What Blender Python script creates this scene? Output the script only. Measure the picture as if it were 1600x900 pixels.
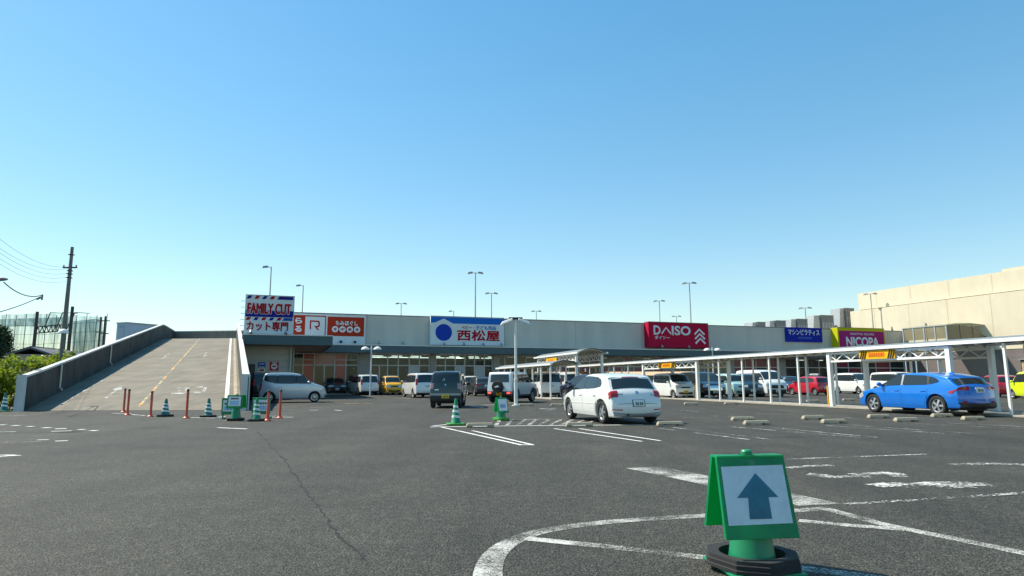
import bpy, bmesh, math, random
from mathutils import Vector, Matrix
R = math.radians
random.seed(7)
for o in list(bpy.data.objects): bpy.data.objects.remove(o)
scene = bpy.context.scene
COL = scene.collection

# ------------------------------------------------------------------ camera
F_PX, PITCH, ROLL, CAM_H = 1000.0, math.atan(145.5/1000), 0.003, 1.19
CF = Vector((0, math.cos(PITCH), math.sin(PITCH)))
_r0, _u0 = Vector((1, 0, 0)), Vector((0, -math.sin(PITCH), math.cos(PITCH)))
CR = _r0*math.cos(ROLL) - _u0*math.sin(ROLL)
CU = _u0*math.cos(ROLL) + _r0*math.sin(ROLL)
CP = Vector((0, 0, CAM_H))
cam_d = bpy.data.cameras.new('camera'); cam = bpy.data.objects.new('camera', cam_d); COL.objects.link(cam)
cam_d.sensor_width = 36; cam_d.lens = 36*F_PX/1600; cam_d.clip_end = 5000; cam_d.clip_start = 0.05
cam.matrix_world = Matrix(((CR.x, CU.x, -CF.x, CP.x), (CR.y, CU.y, -CF.y, CP.y), (CR.z, CU.z, -CF.z, CP.z), (0, 0, 0, 1)))
scene.camera = cam

# ------------------------------------------------------------------ sky, sun, exposure
SUN_EL, SUN_AZ = R(50), R(-70)          # azimuth from +Y, clockwise positive: the sun stands ahead on the left
world = bpy.data.worlds.new('World'); scene.world = world; world.use_nodes = True
nt = world.node_tree; nt.nodes.clear()
sky = nt.nodes.new('ShaderNodeTexSky'); sky.sky_type = 'NISHITA'; sky.sun_disc = False
sky.sun_elevation = SUN_EL; sky.sun_rotation = SUN_AZ
sky.altitude = 0; sky.air_density = 1.25; sky.dust_density = 0.2; sky.ozone_density = 1.6
bg = nt.nodes.new('ShaderNodeBackground'); bg.inputs[1].default_value = 0.15
ow = nt.nodes.new('ShaderNodeOutputWorld')
wb = nt.nodes.new('ShaderNodeMix'); wb.data_type = 'RGBA'; wb.blend_type = 'MULTIPLY'; wb.inputs[0].default_value = 1; wb.inputs[7].default_value = (1.14, 1.30, 1.32, 1)   # camera white balance
hsv = nt.nodes.new('ShaderNodeHueSaturation'); hsv.inputs['Saturation'].default_value = 1.42
gam = nt.nodes.new('ShaderNodeGamma'); gam.inputs[1].default_value = .66    # camera tone response
nt.links.new(hsv.outputs[0], gam.inputs[0])
nt.links.new(sky.outputs[0], hsv.inputs['Color']); nt.links.new(gam.outputs[0], wb.inputs[6]); nt.links.new(wb.outputs[2], bg.inputs[0]); nt.links.new(bg.outputs[0], ow.inputs[0])
sd = bpy.data.lights.new('sun', 'SUN'); sd.energy = 4.8; sd.angle = R(0.53); sd.color = (1.0, 0.93, 0.79)
sun = bpy.data.objects.new('sun', sd); COL.objects.link(sun)
SUN_V = Vector((math.sin(SUN_AZ)*math.cos(SUN_EL), math.cos(SUN_AZ)*math.cos(SUN_EL), math.sin(SUN_EL)))
sun.rotation_euler = SUN_V.to_track_quat('Z', 'Y').to_euler()
scene.view_settings.view_transform = 'Standard'; scene.view_settings.look = 'None'
scene.view_settings.exposure = 0.6; scene.view_settings.gamma = 1.0
scene.view_settings.use_curve_mapping = False
scene.cycles.max_bounces = 8; scene.cycles.transparent_max_bounces = 16

# ------------------------------------------------------------------ pixel helpers (a pixel is only a direction)
def ray(px, py): return CF + CR*((px-800)/F_PX) + CU*((450-py)/F_PX)
def G(px, py, h=0.0):
    d = ray(px, py); return CP + d*((h-CAM_H)/d.z)
def atY(px, py, Y):
    d = ray(px, py); return CP + d*(Y/d.y)
def proj(p):
    q = Vector(p)-CP; w = q.dot(CF); return (800+F_PX*q.dot(CR)/w, 450-F_PX*q.dot(CU)/w)

# ------------------------------------------------------------------ object helpers
def tag(o, label=None, cat=None, group=None, kind=None):
    if label: o['label'] = label
    if cat: o['category'] = cat
    if group: o['group'] = group
    if kind: o['kind'] = kind
    return o
def thing(name, label, cat, loc=(0, 0, 0), rz=0.0, group=None):
    o = bpy.data.objects.new(name, None); COL.objects.link(o); o.empty_display_size = 0.2
    o.location = loc; o.rotation_euler = (0, 0, rz)
    return tag(o, label, cat, group)
def copy_tree(o, parent=None):
    c = o.copy(); COL.objects.link(c); c.parent = parent
    for ch in o.children: copy_tree(ch, c)
    return c

class MB:
    def __init__(s): s.v, s.f, s.mi = [], [], []
    def add(s, vs, fs, mi=0):
        n = len(s.v); s.v += [tuple(p) for p in vs]
        for f in fs: s.f.append(tuple(i+n for i in f)); s.mi.append(mi)
        return s
    def box(s, x0, x1, y0, y1, z0, z1, mi=0):
        return s.add([(x0,y0,z0),(x1,y0,z0),(x1,y1,z0),(x0,y1,z0),(x0,y0,z1),(x1,y0,z1),(x1,y1,z1),(x0,y1,z1)],
              [(0,3,2,1),(4,5,6,7),(0,1,5,4),(1,2,6,5),(2,3,7,6),(3,0,4,7)], mi)
    def bar(s, p0, p1, w, h, mi=0, up=(0,0,1)):
        p0, p1 = Vector(p0), Vector(p1); d = (p1-p0).normalized(); u = Vector(up)
        if abs(d.dot(u)) > .98: u = Vector((0,1,0))
        a = d.cross(u).normalized()*w/2; b = a.cross(d).normalized()*h/2
        return s.add([p0-a-b,p0+a-b,p0+a+b,p0-a+b,p1-a-b,p1+a-b,p1+a+b,p1-a+b],
              [(0,1,2,3),(7,6,5,4),(0,4,5,1),(1,5,6,2),(2,6,7,3),(3,7,4,0)], mi)
    def cyl(s, p0, p1, r0, r1=None, n=12, mi=0, caps=True):
        r1 = r0 if r1 is None else r1
        p0, p1 = Vector(p0), Vector(p1); d = (p1-p0).normalized()
        u = Vector((0,0,1)) if abs(d.z) < .9 else Vector((1,0,0))
        a = d.cross(u).normalized(); b = d.cross(a)
        vs = [p0+(a*math.cos(2*math.pi*i/n)+b*math.sin(2*math.pi*i/n))*r0 for i in range(n)]
        vs += [p1+(a*math.cos(2*math.pi*i/n)+b*math.sin(2*math.pi*i/n))*r1 for i in range(n)]
        fs = [(i,(i+1)%n,n+(i+1)%n,n+i) for i in range(n)]
        if caps: fs += [tuple(range(n-1,-1,-1)), tuple(range(n,2*n))]
        return s.add(vs, fs, mi)
    def tube(s, pts, r, n=6, mi=0):
        pts = [Vector(p) for p in pts]
        for a, b in zip(pts, pts[1:]): s.cyl(a, b, r, r, n, mi, True)
        return s
    def lathe(s, prof, n=24, c=(0,0,0), mi=0, axis='z', caps=True):
        vs = []
        for r, h in prof:
            for i in range(n):
                t = 2*math.pi*i/n; a, b = r*math.cos(t), r*math.sin(t)
                vs.append((c[0]+a, c[1]+b, c[2]+h) if axis == 'z' else (c[0]+a, c[1]+h, c[2]+b))
        fs = []
        for j in range(len(prof)-1):
            for i in range(n):
                q = (j*n+i, j*n+(i+1)%n, (j+1)*n+(i+1)%n, (j+1)*n+i); fs.append(q if axis == 'z' else q[::-1])
        s.add(vs, fs, mi)
        k = len(s.v)-len(vs)
        if caps and prof[0][0] > 1e-4: s.f.append(tuple(k+i for i in range(n-1,-1,-1))); s.mi.append(mi)
        if caps and prof[-1][0] > 1e-4: s.f.append(tuple(k+(len(prof)-1)*n+i for i in range(n))); s.mi.append(mi)
        return s
    def ell(s, c, r, nu=14, nv=8, mi=0):
        vs = [(c[0],c[1],c[2]-r[2])]
        for j in range(1, nv):
            t = -math.pi/2+math.pi*j/nv
            for i in range(nu):
                a = 2*math.pi*i/nu
                vs.append((c[0]+r[0]*math.cos(t)*math.cos(a), c[1]+r[1]*math.cos(t)*math.sin(a), c[2]+r[2]*math.sin(t)))
        vs.append((c[0],c[1],c[2]+r[2])); fs = []
        for i in range(nu): fs.append((0, 1+(i+1)%nu, 1+i))
        for j in range(nv-2):
            for i in range(nu): fs.append((1+j*nu+i, 1+j*nu+(i+1)%nu, 1+(j+1)*nu+(i+1)%nu, 1+(j+1)*nu+i))
        e = len(vs)-1
        for i in range(nu): fs.append((e, 1+(nv-2)*nu+i, 1+(nv-2)*nu+(i+1)%nu))
        return s.add(vs, fs, mi)
    def prism(s, poly, y0, y1, mi=0):        # poly in (x,z), extruded along y
        n = len(poly)
        vs = [(x,y0,z) for x,z in poly]+[(x,y1,z) for x,z in poly]
        return s.add(vs, [tuple(range(n)), tuple(range(2*n-1,n-1,-1))]+[(i,n+i,n+(i+1)%n,(i+1)%n) for i in range(n)], mi)
    def slab(s, poly, z0, z1, mi=0):         # poly in (x,y), extruded along z
        n = len(poly)
        vs = [(x,y,z0) for x,y in poly]+[(x,y,z1) for x,y in poly]
        return s.add(vs, [tuple(range(n-1,-1,-1)), tuple(range(n,2*n))]+[(i,(i+1)%n,n+(i+1)%n,n+i) for i in range(n)], mi)
    def mesh(s, name, mats, smooth=None, fix=False):
        me = bpy.data.meshes.new(name); me.from_pydata(s.v, [], s.f)
        for m in (mats if isinstance(mats, (list, tuple)) else [mats]): me.materials.append(m)
        me.polygons.foreach_set('material_index', s.mi)
        if fix:
            bm = bmesh.new(); bm.from_mesh(me); bmesh.ops.remove_doubles(bm, verts=bm.verts, dist=1e-5)
            bmesh.ops.recalc_face_normals(bm, faces=bm.faces); bm.to_mesh(me); bm.free()
        me.update()
        if smooth is not None:
            me.polygons.foreach_set('use_smooth', [True]*len(me.polygons)); me.set_sharp_from_angle(angle=R(smooth))
        return me
    def build(s, name, mats, parent=None, smooth=None, bevel=0, fix=False):
        o = bpy.data.objects.new(name, s.mesh(name, mats, smooth, fix)); COL.objects.link(o); o.parent = parent
        if bevel:
            b = o.modifiers.new('bevel', 'BEVEL'); b.width = bevel; b.segments = 2; b.limit_method = 'ANGLE'; b.angle_limit = R(40)
        return o
def inst(name, me, parent, loc=(0,0,0), rot=(0,0,0), scale=(1,1,1)):
    o = bpy.data.objects.new(name, me); COL.objects.link(o); o.parent = parent
    o.location = loc; o.rotation_euler = rot; o.scale = scale; return o

# ------------------------------------------------------------------ materials
MATS = {}
def nodes(name):
    m = bpy.data.materials.new(name); m.use_nodes = True; t = m.node_tree
    return m, t, t.nodes['Principled BSDF'], t.nodes, t.links
def mat(name, col, rough=.6, metal=0, coat=0, spec=.5, var=.0, vscale=3.0, bump=0, bscale=40, emit=0, trans=0, dirt=0):
    if name in MATS: return MATS[name]
    if name.startswith(('sign_', 'letter_', 'disc_', 'warning_', 'poster')): rough, spec = .75, .15
    m, t, b, N, L = nodes(name); c = (*col, 1)
    b.inputs['Base Color'].default_value = c; b.inputs['Roughness'].default_value = rough; b.inputs['Metallic'].default_value = metal
    b.inputs['Coat Weight'].default_value = coat; b.inputs['Coat Roughness'].default_value = .04; b.inputs['Specular IOR Level'].default_value = spec
    if trans: b.inputs['Transmission Weight'].default_value = trans
    if emit: b.inputs['Emission Color'].default_value = c; b.inputs['Emission Strength'].default_value = emit
    if var or bump or dirt:
        tc = N.new('ShaderNodeTexCoord')
        if var or dirt:
            n = N.new('ShaderNodeTexNoise'); n.inputs['Scale'].default_value = vscale; n.inputs['Detail'].default_value = 6; n.inputs['Roughness'].default_value = .65
            L.new(tc.outputs['Object'], n.inputs['Vector'])
            mr = N.new('ShaderNodeMapRange'); mr.inputs[1].default_value = .3; mr.inputs[2].default_value = .7; mr.inputs[3].default_value = 1-var; mr.inputs[4].default_value = 1+var
            L.new(n.outputs['Fac'], mr.inputs[0])
            hs = N.new('ShaderNodeHueSaturation'); hs.inputs['Color'].default_value = c; L.new(mr.outputs[0], hs.inputs['Value'])
            L.new(hs.outputs[0], b.inputs['Base Color'])
        if bump:
            n2 = N.new('ShaderNodeTexNoise'); n2.inputs['Scale'].default_value = bscale; n2.inputs['Detail'].default_value = 4
            L.new(tc.outputs['Object'], n2.inputs['Vector'])
            bp = N.new('ShaderNodeBump'); bp.inputs['Strength'].default_value = bump; bp.inputs['Distance'].default_value = .01
            L.new(n2.outputs['Fac'], bp.inputs['Height']); L.new(bp.outputs[0], b.inputs['Normal'])
    MATS[name] = m; return m
def paint(name, col, metal=.0, rough=.32): return mat(name, col, rough, metal, coat=.9, spec=.5, var=.03, vscale=2)

def asphalt():
    m, t, b, N, L = nodes('asphalt'); tc = N.new('ShaderNodeTexCoord')
    def noise(s, d=5, r=.6):
        n = N.new('ShaderNodeTexNoise'); n.inputs['Scale'].default_value = s; n.inputs['Detail'].default_value = d; n.inputs['Roughness'].default_value = r
        L.new(tc.outputs['Object'], n.inputs['Vector']); return n
    def rng(src, a, b_, c, d):
        r = N.new('ShaderNodeMapRange'); r.inputs[1].default_value = a; r.inputs[2].default_value = b_; r.inputs[3].default_value = c; r.inputs[4].default_value = d
        L.new(src, r.inputs[0]); return r.outputs[0]
    def mul(a, b_):
        x = N.new('ShaderNodeMath'); x.operation = 'MULTIPLY'; L.new(a, x.inputs[0]); L.new(b_, x.inputs[1]); return x.outputs[0]
    big = noise(.12, 6, .7); mid = noise(1.1, 6, .7); fine = noise(38, 4, .8)
    v = N.new('ShaderNodeTexVoronoi'); v.inputs['Scale'].default_value = 70; L.new(tc.outputs['Object'], v.inputs['Vector'])
    chip = rng(v.outputs['Distance'], .0, .6, 2.0, .35)
    v2 = N.new('ShaderNodeTexVoronoi'); v2.inputs['Scale'].default_value = 22; L.new(tc.outputs['Object'], v2.inputs['Vector'])
    spk = rng(v2.outputs['Distance'], .0, .15, 2.9, 1.0)
    val = mul(mul(mul(rng(big.outputs['Fac'], .3, .7, .74, 1.26), rng(mid.outputs['Fac'], .3, .7, .78, 1.22)), mul(rng(fine.outputs['Fac'], .3, .7, .5, 1.6), chip)), spk)
    coarse = noise(9, 4, .75); val = mul(val, rng(coarse.outputs['Fac'], .3, .7, .66, 1.36))
    # faint tyre-polished streaks running with the aisles
    mp = N.new('ShaderNodeMapping'); mp.inputs['Rotation'].default_value = (0, 0, R(-24)); mp.inputs['Scale'].default_value = (.9, .05, 1); L.new(tc.outputs['Object'], mp.inputs[0])
    ns = N.new('ShaderNodeTexNoise'); ns.inputs['Scale'].default_value = 1.0; ns.inputs['Detail'].default_value = 4; L.new(mp.outputs[0], ns.inputs['Vector'])
    val = mul(val, rng(ns.outputs['Fac'], .35, .65, .85, 1.15))
    # oil drips and old stains
    v3 = N.new('ShaderNodeTexVoronoi'); v3.inputs['Scale'].default_value = .45; L.new(tc.outputs['Object'], v3.inputs['Vector'])
    st = N.new('ShaderNodeMath'); st.operation = 'MULTIPLY_ADD'; st.inputs[1].default_value = .35; L.new(mid.outputs['Fac'], st.inputs[0]); L.new(v3.outputs['Distance'], st.inputs[2])
    val = mul(val, rng(st.outputs[0], .2, .42, .68, 1.0))
    hs = N.new('ShaderNodeHueSaturation'); hs.inputs['Color'].default_value = (.066, .062, .048, 1); L.new(val, hs.inputs['Value'])
    L.new(hs.outputs[0], b.inputs['Base Color']); b.inputs['Roughness'].default_value = .78; b.inputs['Specular IOR Level'].default_value = .35
    bp = N.new('ShaderNodeBump'); bp.inputs['Strength'].default_value = .9; bp.inputs['Distance'].default_value = .008
    ad = N.new('ShaderNodeMath'); ad.operation = 'ADD'; L.new(fine.outputs['Fac'], ad.inputs[0]); L.new(v.outputs['Distance'], ad.inputs[1])
    L.new(ad.outputs[0], bp.inputs['Height']); L.new(bp.outputs[0], b.inputs['Normal']); return m
def worn(name, col, keep=.5, scale=28, soft=.12):
    """road paint worn through to whatever lies below"""
    m, t, b, N, L = nodes(name); tc = N.new('ShaderNodeTexCoord')
    b.inputs['Base Color'].default_value = (*col, 1); b.inputs['Roughness'].default_value = .75
    def noise(s, d):
        n = N.new('ShaderNodeTexNoise'); n.inputs['Scale'].default_value = s; n.inputs['Detail'].default_value = d; n.inputs['Roughness'].default_value = .7
        L.new(tc.outputs['Object'], n.inputs['Vector']); return n.outputs['Fac']
    a = N.new('ShaderNodeMath'); a.operation = 'MULTIPLY_ADD'; a.inputs[1].default_value = .45
    L.new(noise(1.6, 4), a.inputs[0]); 
    a2 = N.new('ShaderNodeMath'); a2.operation = 'MULTIPLY'; a2.inputs[1].default_value = .55; L.new(noise(scale, 5), a2.inputs[0]); L.new(a2.outputs[0], a.inputs[2])
    r = N.new('ShaderNodeMapRange'); lo = .5+(.5-keep)*.36; r.inputs[1].default_value = lo-soft*.3; r.inputs[2].default_value = lo+soft*.3; L.new(a.outputs[0], r.inputs[0])
    tr = N.new('ShaderNodeBsdfTransparent'); mx = N.new('ShaderNodeMixShader')
    L.new(r.outputs[0], mx.inputs[0]); L.new(tr.outputs[0], mx.inputs[1]); L.new(b.outputs[0], mx.inputs[2])
    L.new(mx.outputs[0], N['Material Output'].inputs[0]); MATS[name] = m; return m
def concrete(name, col, streak=.3, scale=(1.2, 1.2, .15), rough=.85):
    """concrete with rain streaks and blotches"""
    m, t, b, N, L = nodes(name); tc = N.new('ShaderNodeTexCoord')
    mp = N.new('ShaderNodeMapping'); mp.inputs['Scale'].default_value = scale; L.new(tc.outputs['Object'], mp.inputs[0])
    n = N.new('ShaderNodeTexNoise'); n.inputs['Scale'].default_value = 2.2; n.inputs['Detail'].default_value = 8; n.inputs['Roughness'].default_value = .7; L.new(mp.outputs[0], n.inputs['Vector'])
    n2 = N.new('ShaderNodeTexNoise'); n2.inputs['Scale'].default_value = .7; n2.inputs['Detail'].default_value = 6; L.new(tc.outputs['Object'], n2.inputs['Vector'])
    ad = N.new('ShaderNodeMath'); ad.operation = 'ADD'; L.new(n.outputs['Fac'], ad.inputs[0]); L.new(n2.outputs['Fac'], ad.inputs[1])
    r = N.new('ShaderNodeMapRange'); r.inputs[1].default_value = .7; r.inputs[2].default_value = 1.3; r.inputs[3].default_value = 1-streak; r.inputs[4].default_value = 1+streak; L.new(ad.outputs[0], r.inputs[0])
    hs = N.new('ShaderNodeHueSaturation'); hs.inputs['Color'].default_value = (*col, 1); L.new(r.outputs[0], hs.inputs['Value']); L.new(hs.outputs[0], b.inputs['Base Color'])
    b.inputs['Roughness'].default_value = rough
    n3 = N.new('ShaderNodeTexNoise'); n3.inputs['Scale'].default_value = 60; L.new(tc.outputs['Object'], n3.inputs['Vector'])
    bp = N.new('ShaderNodeBump'); bp.inputs['Strength'].default_value = .25; bp.inputs['Distance'].default_value = .005; L.new(n3.outputs['Fac'], bp.inputs['Height']); L.new(bp.outputs[0], b.inputs['Normal'])
    MATS[name] = m; return m
def siding(name, col, pitch=.3, vary=.09):
    """horizontal metal siding: fine ribs as relief, slight panel-to-panel tone"""
    m, t, b, N, L = nodes(name); tc = N.new('ShaderNodeTexCoord'); sp = N.new('ShaderNodeSeparateXYZ'); L.new(tc.outputs['Object'], sp.inputs[0])
    ma = N.new('ShaderNodeMath'); ma.operation = 'MULTIPLY'; ma.inputs[1].default_value = 1/pitch; L.new(sp.outputs[2], ma.inputs[0])
    fr = N.new('ShaderNodeMath'); fr.operation = 'FRACT'; L.new(ma.outputs[0], fr.inputs[0])
    ln = N.new('ShaderNodeMapRange'); ln.inputs[1].default_value = 0; ln.inputs[2].default_value = .12; L.new(fr.outputs[0], ln.inputs[0])
    bp = N.new('ShaderNodeBump'); bp.inputs['Strength'].default_value = .6; bp.inputs['Distance'].default_value = .02; L.new(ln.outputs[0], bp.inputs['Height']); L.new(bp.outputs[0], b.inputs['Normal'])
    mp = N.new('ShaderNodeMapping'); mp.inputs['Scale'].default_value = (.5, .5, .08); L.new(tc.outputs['Object'], mp.inputs[0])
    n = N.new('ShaderNodeTexNoise'); n.inputs['Scale'].default_value = 1.5; n.inputs['Detail'].default_value = 7; L.new(mp.outputs[0], n.inputs['Vector'])
    r = N.new('ShaderNodeMapRange'); r.inputs[1].default_value = .3; r.inputs[2].default_value = .7; r.inputs[3].default_value = 1-vary; r.inputs[4].default_value = 1+vary; L.new(n.outputs['Fac'], r.inputs[0])
    hs = N.new('ShaderNodeHueSaturation'); hs.inputs['Color'].default_value = (*col, 1); L.new(r.outputs[0], hs.inputs['Value']); L.new(hs.outputs[0], b.inputs['Base Color'])
    b.inputs['Roughness'].default_value = .5; MATS[name] = m; return m
def shop_glass(name, tint, clear=.55):
    m, t, b, N, L = nodes(name)
    b.inputs['Base Color'].default_value = (*tint, 1); b.inputs['Roughness'].default_value = .05
    tr = N.new('ShaderNodeBsdfTransparent'); tr.inputs[0].default_value = (.75, .85, .82, 1); mx = N.new('ShaderNodeMixShader'); mx.inputs[0].default_value = 1-clear
    L.new(tr.outputs[0], mx.inputs[1]); L.new(b.outputs[0], mx.inputs[2]); L.new(mx.outputs[0], N['Material Output'].inputs[0]); MATS[name] = m; return m

M_ASPH = asphalt()
M_LINE = worn('road_paint_white', (.72, .71, .66), .72, 34)
M_LINE2 = worn('road_paint_faded', (.62, .61, .57), .42, 30)
M_LINEY = worn('road_paint_orange', (.70, .36, .10), .55, 20)
M_WHITE = mat('white_steel', (.78, .78, .74), .45, var=.05, vscale=4)
M_DARK = mat('black_plastic', (.012, .012, .013), .55)
M_RUB = mat('rubber', (.018, .018, .018), .8, bump=.3, bscale=30, var=.25, vscale=9)
M_GLASS = mat('tinted_glass', (.02, .03, .033), .04, spec=.6)
M_CHROME = mat('chrome', (.7, .7, .7), .15, 1)
M_GALV = mat('galvanised_steel', (.42, .43, .43), .5, .6, var=.12)
M_GREY = mat('grey_metal', (.3, .31, .31), .5, .2, var=.1)

# ------------------------------------------------------------------ lettering
def text(parent, body, cx, cz, w, h, m, y=-.012, bold=0.0, name='lettering', depth=.012, fat=0.0):
    """flat lettering in the local xz plane facing -y, fitted to w x h"""
    def glyphs(off):
        c = bpy.data.curves.new('t', 'FONT'); c.body = body; c.size = 1; c.offset = off; c.resolution_u = 3
        o = bpy.data.objects.new('t', c); COL.objects.link(o)
        dg = bpy.context.evaluated_depsgraph_get(); me = bpy.data.meshes.new_from_object(o.evaluated_get(dg))
        bpy.data.objects.remove(o); bpy.data.curves.remove(c); return me
    me = glyphs(0)
    xs = [v.co.x for v in me.vertices]; ys = [v.co.y for v in me.vertices]
    x0, x1, y0, y1 = min(xs), max(xs), min(ys), max(ys)
    if bold: me = glyphs(bold)
    sx = w/(x1-x0); sy = h/(y1-y0) if h else sx
    bm = bmesh.new(); bm.from_mesh(me)
    for v in bm.verts: v.co = Vector((cx+(v.co.x-(x0+x1)/2)*sx, y, cz+(v.co.y-(y0+y1)/2)*sy))
    if fat:      # heavier strokes: overlaid copies, each a hair behind the last
        src = bm.copy(); dd = [(math.cos(a)*fat, math.sin(a)*fat) for a in [k*math.pi/4 for k in range(8)]]
        base = bpy.data.meshes.new('g'); src.to_mesh(base)
        for i, (ddx, ddz) in enumerate(dd):
            k0 = len(bm.verts); bm.from_mesh(base); bm.verts.ensure_lookup_table()
            for v in bm.verts[k0:]: v.co += Vector((ddx, .0012*(i+1), ddz))
        src.free(); depth = 0
    bm.to_mesh(me); bm.free(); me.materials.clear(); me.materials.append(m); me.name = name
    q = bpy.data.objects.new(name, me); COL.objects.link(q); q.parent = parent
    if depth:
        s = q.modifiers.new('solid', 'SOLIDIFY'); s.thickness = depth; s.offset = 0
    return q
def ordn(i): return ['first','second','third','fourth','fifth','sixth','seventh','eighth','ninth','tenth','eleventh','twelfth'][i]
# ================================================================== GROUND
gm = MB().add([(-500,-120,0),(500,-120,0),(500,700,0),(-500,700,0)], [(0,1,2,3)])
ground = tag(gm.build('ground', M_ASPH), kind='structure')

_lz = [0.004]
def ribbon_pts(pts, w):
    """flat strip along ground points"""
    out_l, out_r = [], []
    ws = w if isinstance(w, (list, tuple)) else [w]*len(pts)
    for i, p in enumerate(pts):
        a = pts[max(0, i-1)]; b = pts[min(len(pts)-1, i+1)]
        d = Vector((b[0]-a[0], b[1]-a[1])).normalized(); n = Vector((-d.y, d.x))*ws[i]/2
        out_l.append((p[0]+n.x, p[1]+n.y)); out_r.append((p[0]-n.x, p[1]-n.y))
    return out_l, out_r
def smooth2(pts, n=2):
    for _ in range(n):
        q = [pts[0]]
        for a, b in zip(pts, pts[1:]):
            q.append((a[0]*.75+b[0]*.25, a[1]*.75+b[1]*.25)); q.append((a[0]*.25+b[0]*.75, a[1]*.25+b[1]*.75))
        q.append(pts[-1]); pts = q
    return pts
def line(pix, w, m=None, name='painted_line', sm=0):
    """road marking laid on the ground through photo points"""
    pts = [(p.x, p.y) for p in (G(*q) for q in pix)]
    if sm: pts = smooth2(pts, sm)
    l, r = ribbon_pts(pts, w); n = len(l); z = _lz[0]
    _lz[0] = .004+(_lz[0]-.004+.0007) % .0056
    return MB().add([(x,y,z) for x,y in l]+[(x,y,z) for x,y in r], [(n+i,n+i+1,i+1,i) for i in range(n-1)]).build(name, m or M_LINE, ground)
def patch_px(pix, m=None, name='painted_marking'):
    pts = [G(*q) for q in pix]; z = _lz[0]; _lz[0] = .004+(_lz[0]-.004+.0007) % .0056
    n = len(pts); a = sum(pts[i].x*pts[(i+1)%n].y-pts[(i+1)%n].x*pts[i].y for i in range(n))
    if a < 0: pts = pts[::-1]
    return MB().add([(p.x,p.y,z) for p in pts], [tuple(range(n))]).build(name, m or M_LINE, ground)

M_NEAR = worn('road_paint_near', (.70, .69, .63), .44, 75, .25)
M_NEAR2 = worn('road_paint_near_worn', (.68, .67, .61), .38, 80, .3)
M_TXT = worn('road_paint_letters', (.70, .69, .64), .40, 24, .2)
# foreground island: rounded outline, cross lines
line([(764,925),(761,893),(772,866),(800,845),(850,829),(930,818),(1020,811),(1110,806),(1240,799),(1292,795)], [.21,.21,.2,.18,.16,.15,.15,.15,.15,.14,.14,.14,.14,.14,.14,.14,.14,.14,.14]*3, M_NEAR2, sm=0) if 0 else None
_p = [(764,925),(761,893),(772,866),(800,845),(850,829),(930,818),(1020,811),(1110,806),(1240,799),(1292,795)]
_g = smooth2([(p.x,p.y) for p in (G(*q) for q in _p)], 2)
_l, _r = ribbon_pts(_g, [.20-.06*min(1, i/(len(_g)*.45)) for i in range(len(_g))]); _n = len(_l)
MB().add([(x,y,.006) for x,y in _l]+[(x,y,.006) for x,y in _r], [(_n+i,_n+i+1,i+1,i) for i in range(_n-1)]).build('painted_line', M_NEAR2, ground)
line([(1288,795),(1330,806),(1372,818),(1420,828),(1500,844),(1620,869)], .13, M_NEAR, sm=2)
line([(822,842),(960,856),(1100,872),(1262,890),(1460,915)], .12, M_NEAR)
line([(1248,814),(1320,821),(1412,828)], .12, M_NEAR)
patch_px([(978,732),(1032,730),(1105,744),(1240,772),(1314,788),(1248,791),(1100,758)], M_NEAR2)
line([(1228,718),(1340,714),(1450,710)], .07, M_LINE2)
line([(1318,789),(1450,781),(1600,771),(1640,768)], .09, M_LINE2)
line([(1490,727),(1545,725),(1660,729)], .2, M_TXT)
for a, b, w in (((1232,732),(1300,728),.14),((1262,741),(1300,746),.22),((1290,746),(1360,745),.16),((1330,742),(1412,741),.2),((1375,738),(1410,746),.2),
             ((1366,760),(1420,757),.26),((1410,762),(1470,756),.26),((1455,757),(1548,758),.3),((1470,763),(1520,761),.2)):
    line([a, ((a[0]+b[0])/2, (a[1]+b[1])/2-1), b], w, M_TXT, name='painted_letter_stroke')
# front row of parking bays (double bay lines)
for x0,y0,x1,y1 in ((690,667.5,815,695.5),(738,673,833,695.5),(866,670,1003,690),(905,670,1032,689),(1017,668,1170,687),(1050,668,1205,687),
                    (1140,667,1345,684),(1185,666.5,1370,684),(1290,665,1500,679),(1330,664.5,1530,678),(1430,662,1640,672),(1480,661,1660,670)):
    line([(x0,y0),((x0+x1)/2,(y0+y1)/2),(x1,y1)], .075, M_LINE if x0 < 1000 else M_LINE2)
line([(810,695.6),(834,695.6)], .08, M_LINE)
line([(672,667.5),(780,666),(900,665),(1005,664)], .12, M_LINE)
line([(676,666),(700,663.5)], .1, M_LINE)
for k in range(9): line([(775+k*17,664.5-k*.1),(790+k*19-8,655.5)], .11, M_LINE2)
line([(770,657),(880,654.5),(945,655)], .1, M_LINE2)
for x0,y0,x1,y1 in ((1060,652,1150,656),(1110,650,1170,653),(1240,650,1330,653),(1180,646,1300,649),(1395,648,1480,651),(1030,640,1090,643)):
    line([(x0,y0),(x1,y1)], .08, M_LINE2)
# aisles further back
for x0,y0,x1,y1,m in ((843,638.5,868,639.5,M_LINE),(845,641,862,641,M_LINE2),(440,637,508,637,M_LINE2),(735,634,755,637,M_LINE),(700,632,758,633,M_LINE2),(755,633,775,632.5,M_LINE),
                      (523,641,534,642,M_LINE),(484,641,497,641,M_LINE),(442,640,470,641,M_LINE2),(618,622,640,622.5,M_LINE),(1290,634,1330,635,M_LINE),(570,620,600,620,M_LINE2),
                      (340,668.5,386,670.5,M_LINE),(440,669,490,667.5,M_LINE2),(206,648,226,649.5,M_LINE),(175,646,205,646.5,M_LINE),(298,653,336,653.5,M_LINE),(336,652.5,352,651,M_LINE),
                      (418,652,458,652,M_LINE),(425,650,455,650,M_LINE2),(350,657,418,658,M_LINE2)):
    line([(x0,y0),(x1,y1)], .12, m)
line([(536,630.5),(583,630.5)], .22, M_LINEY)
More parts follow.
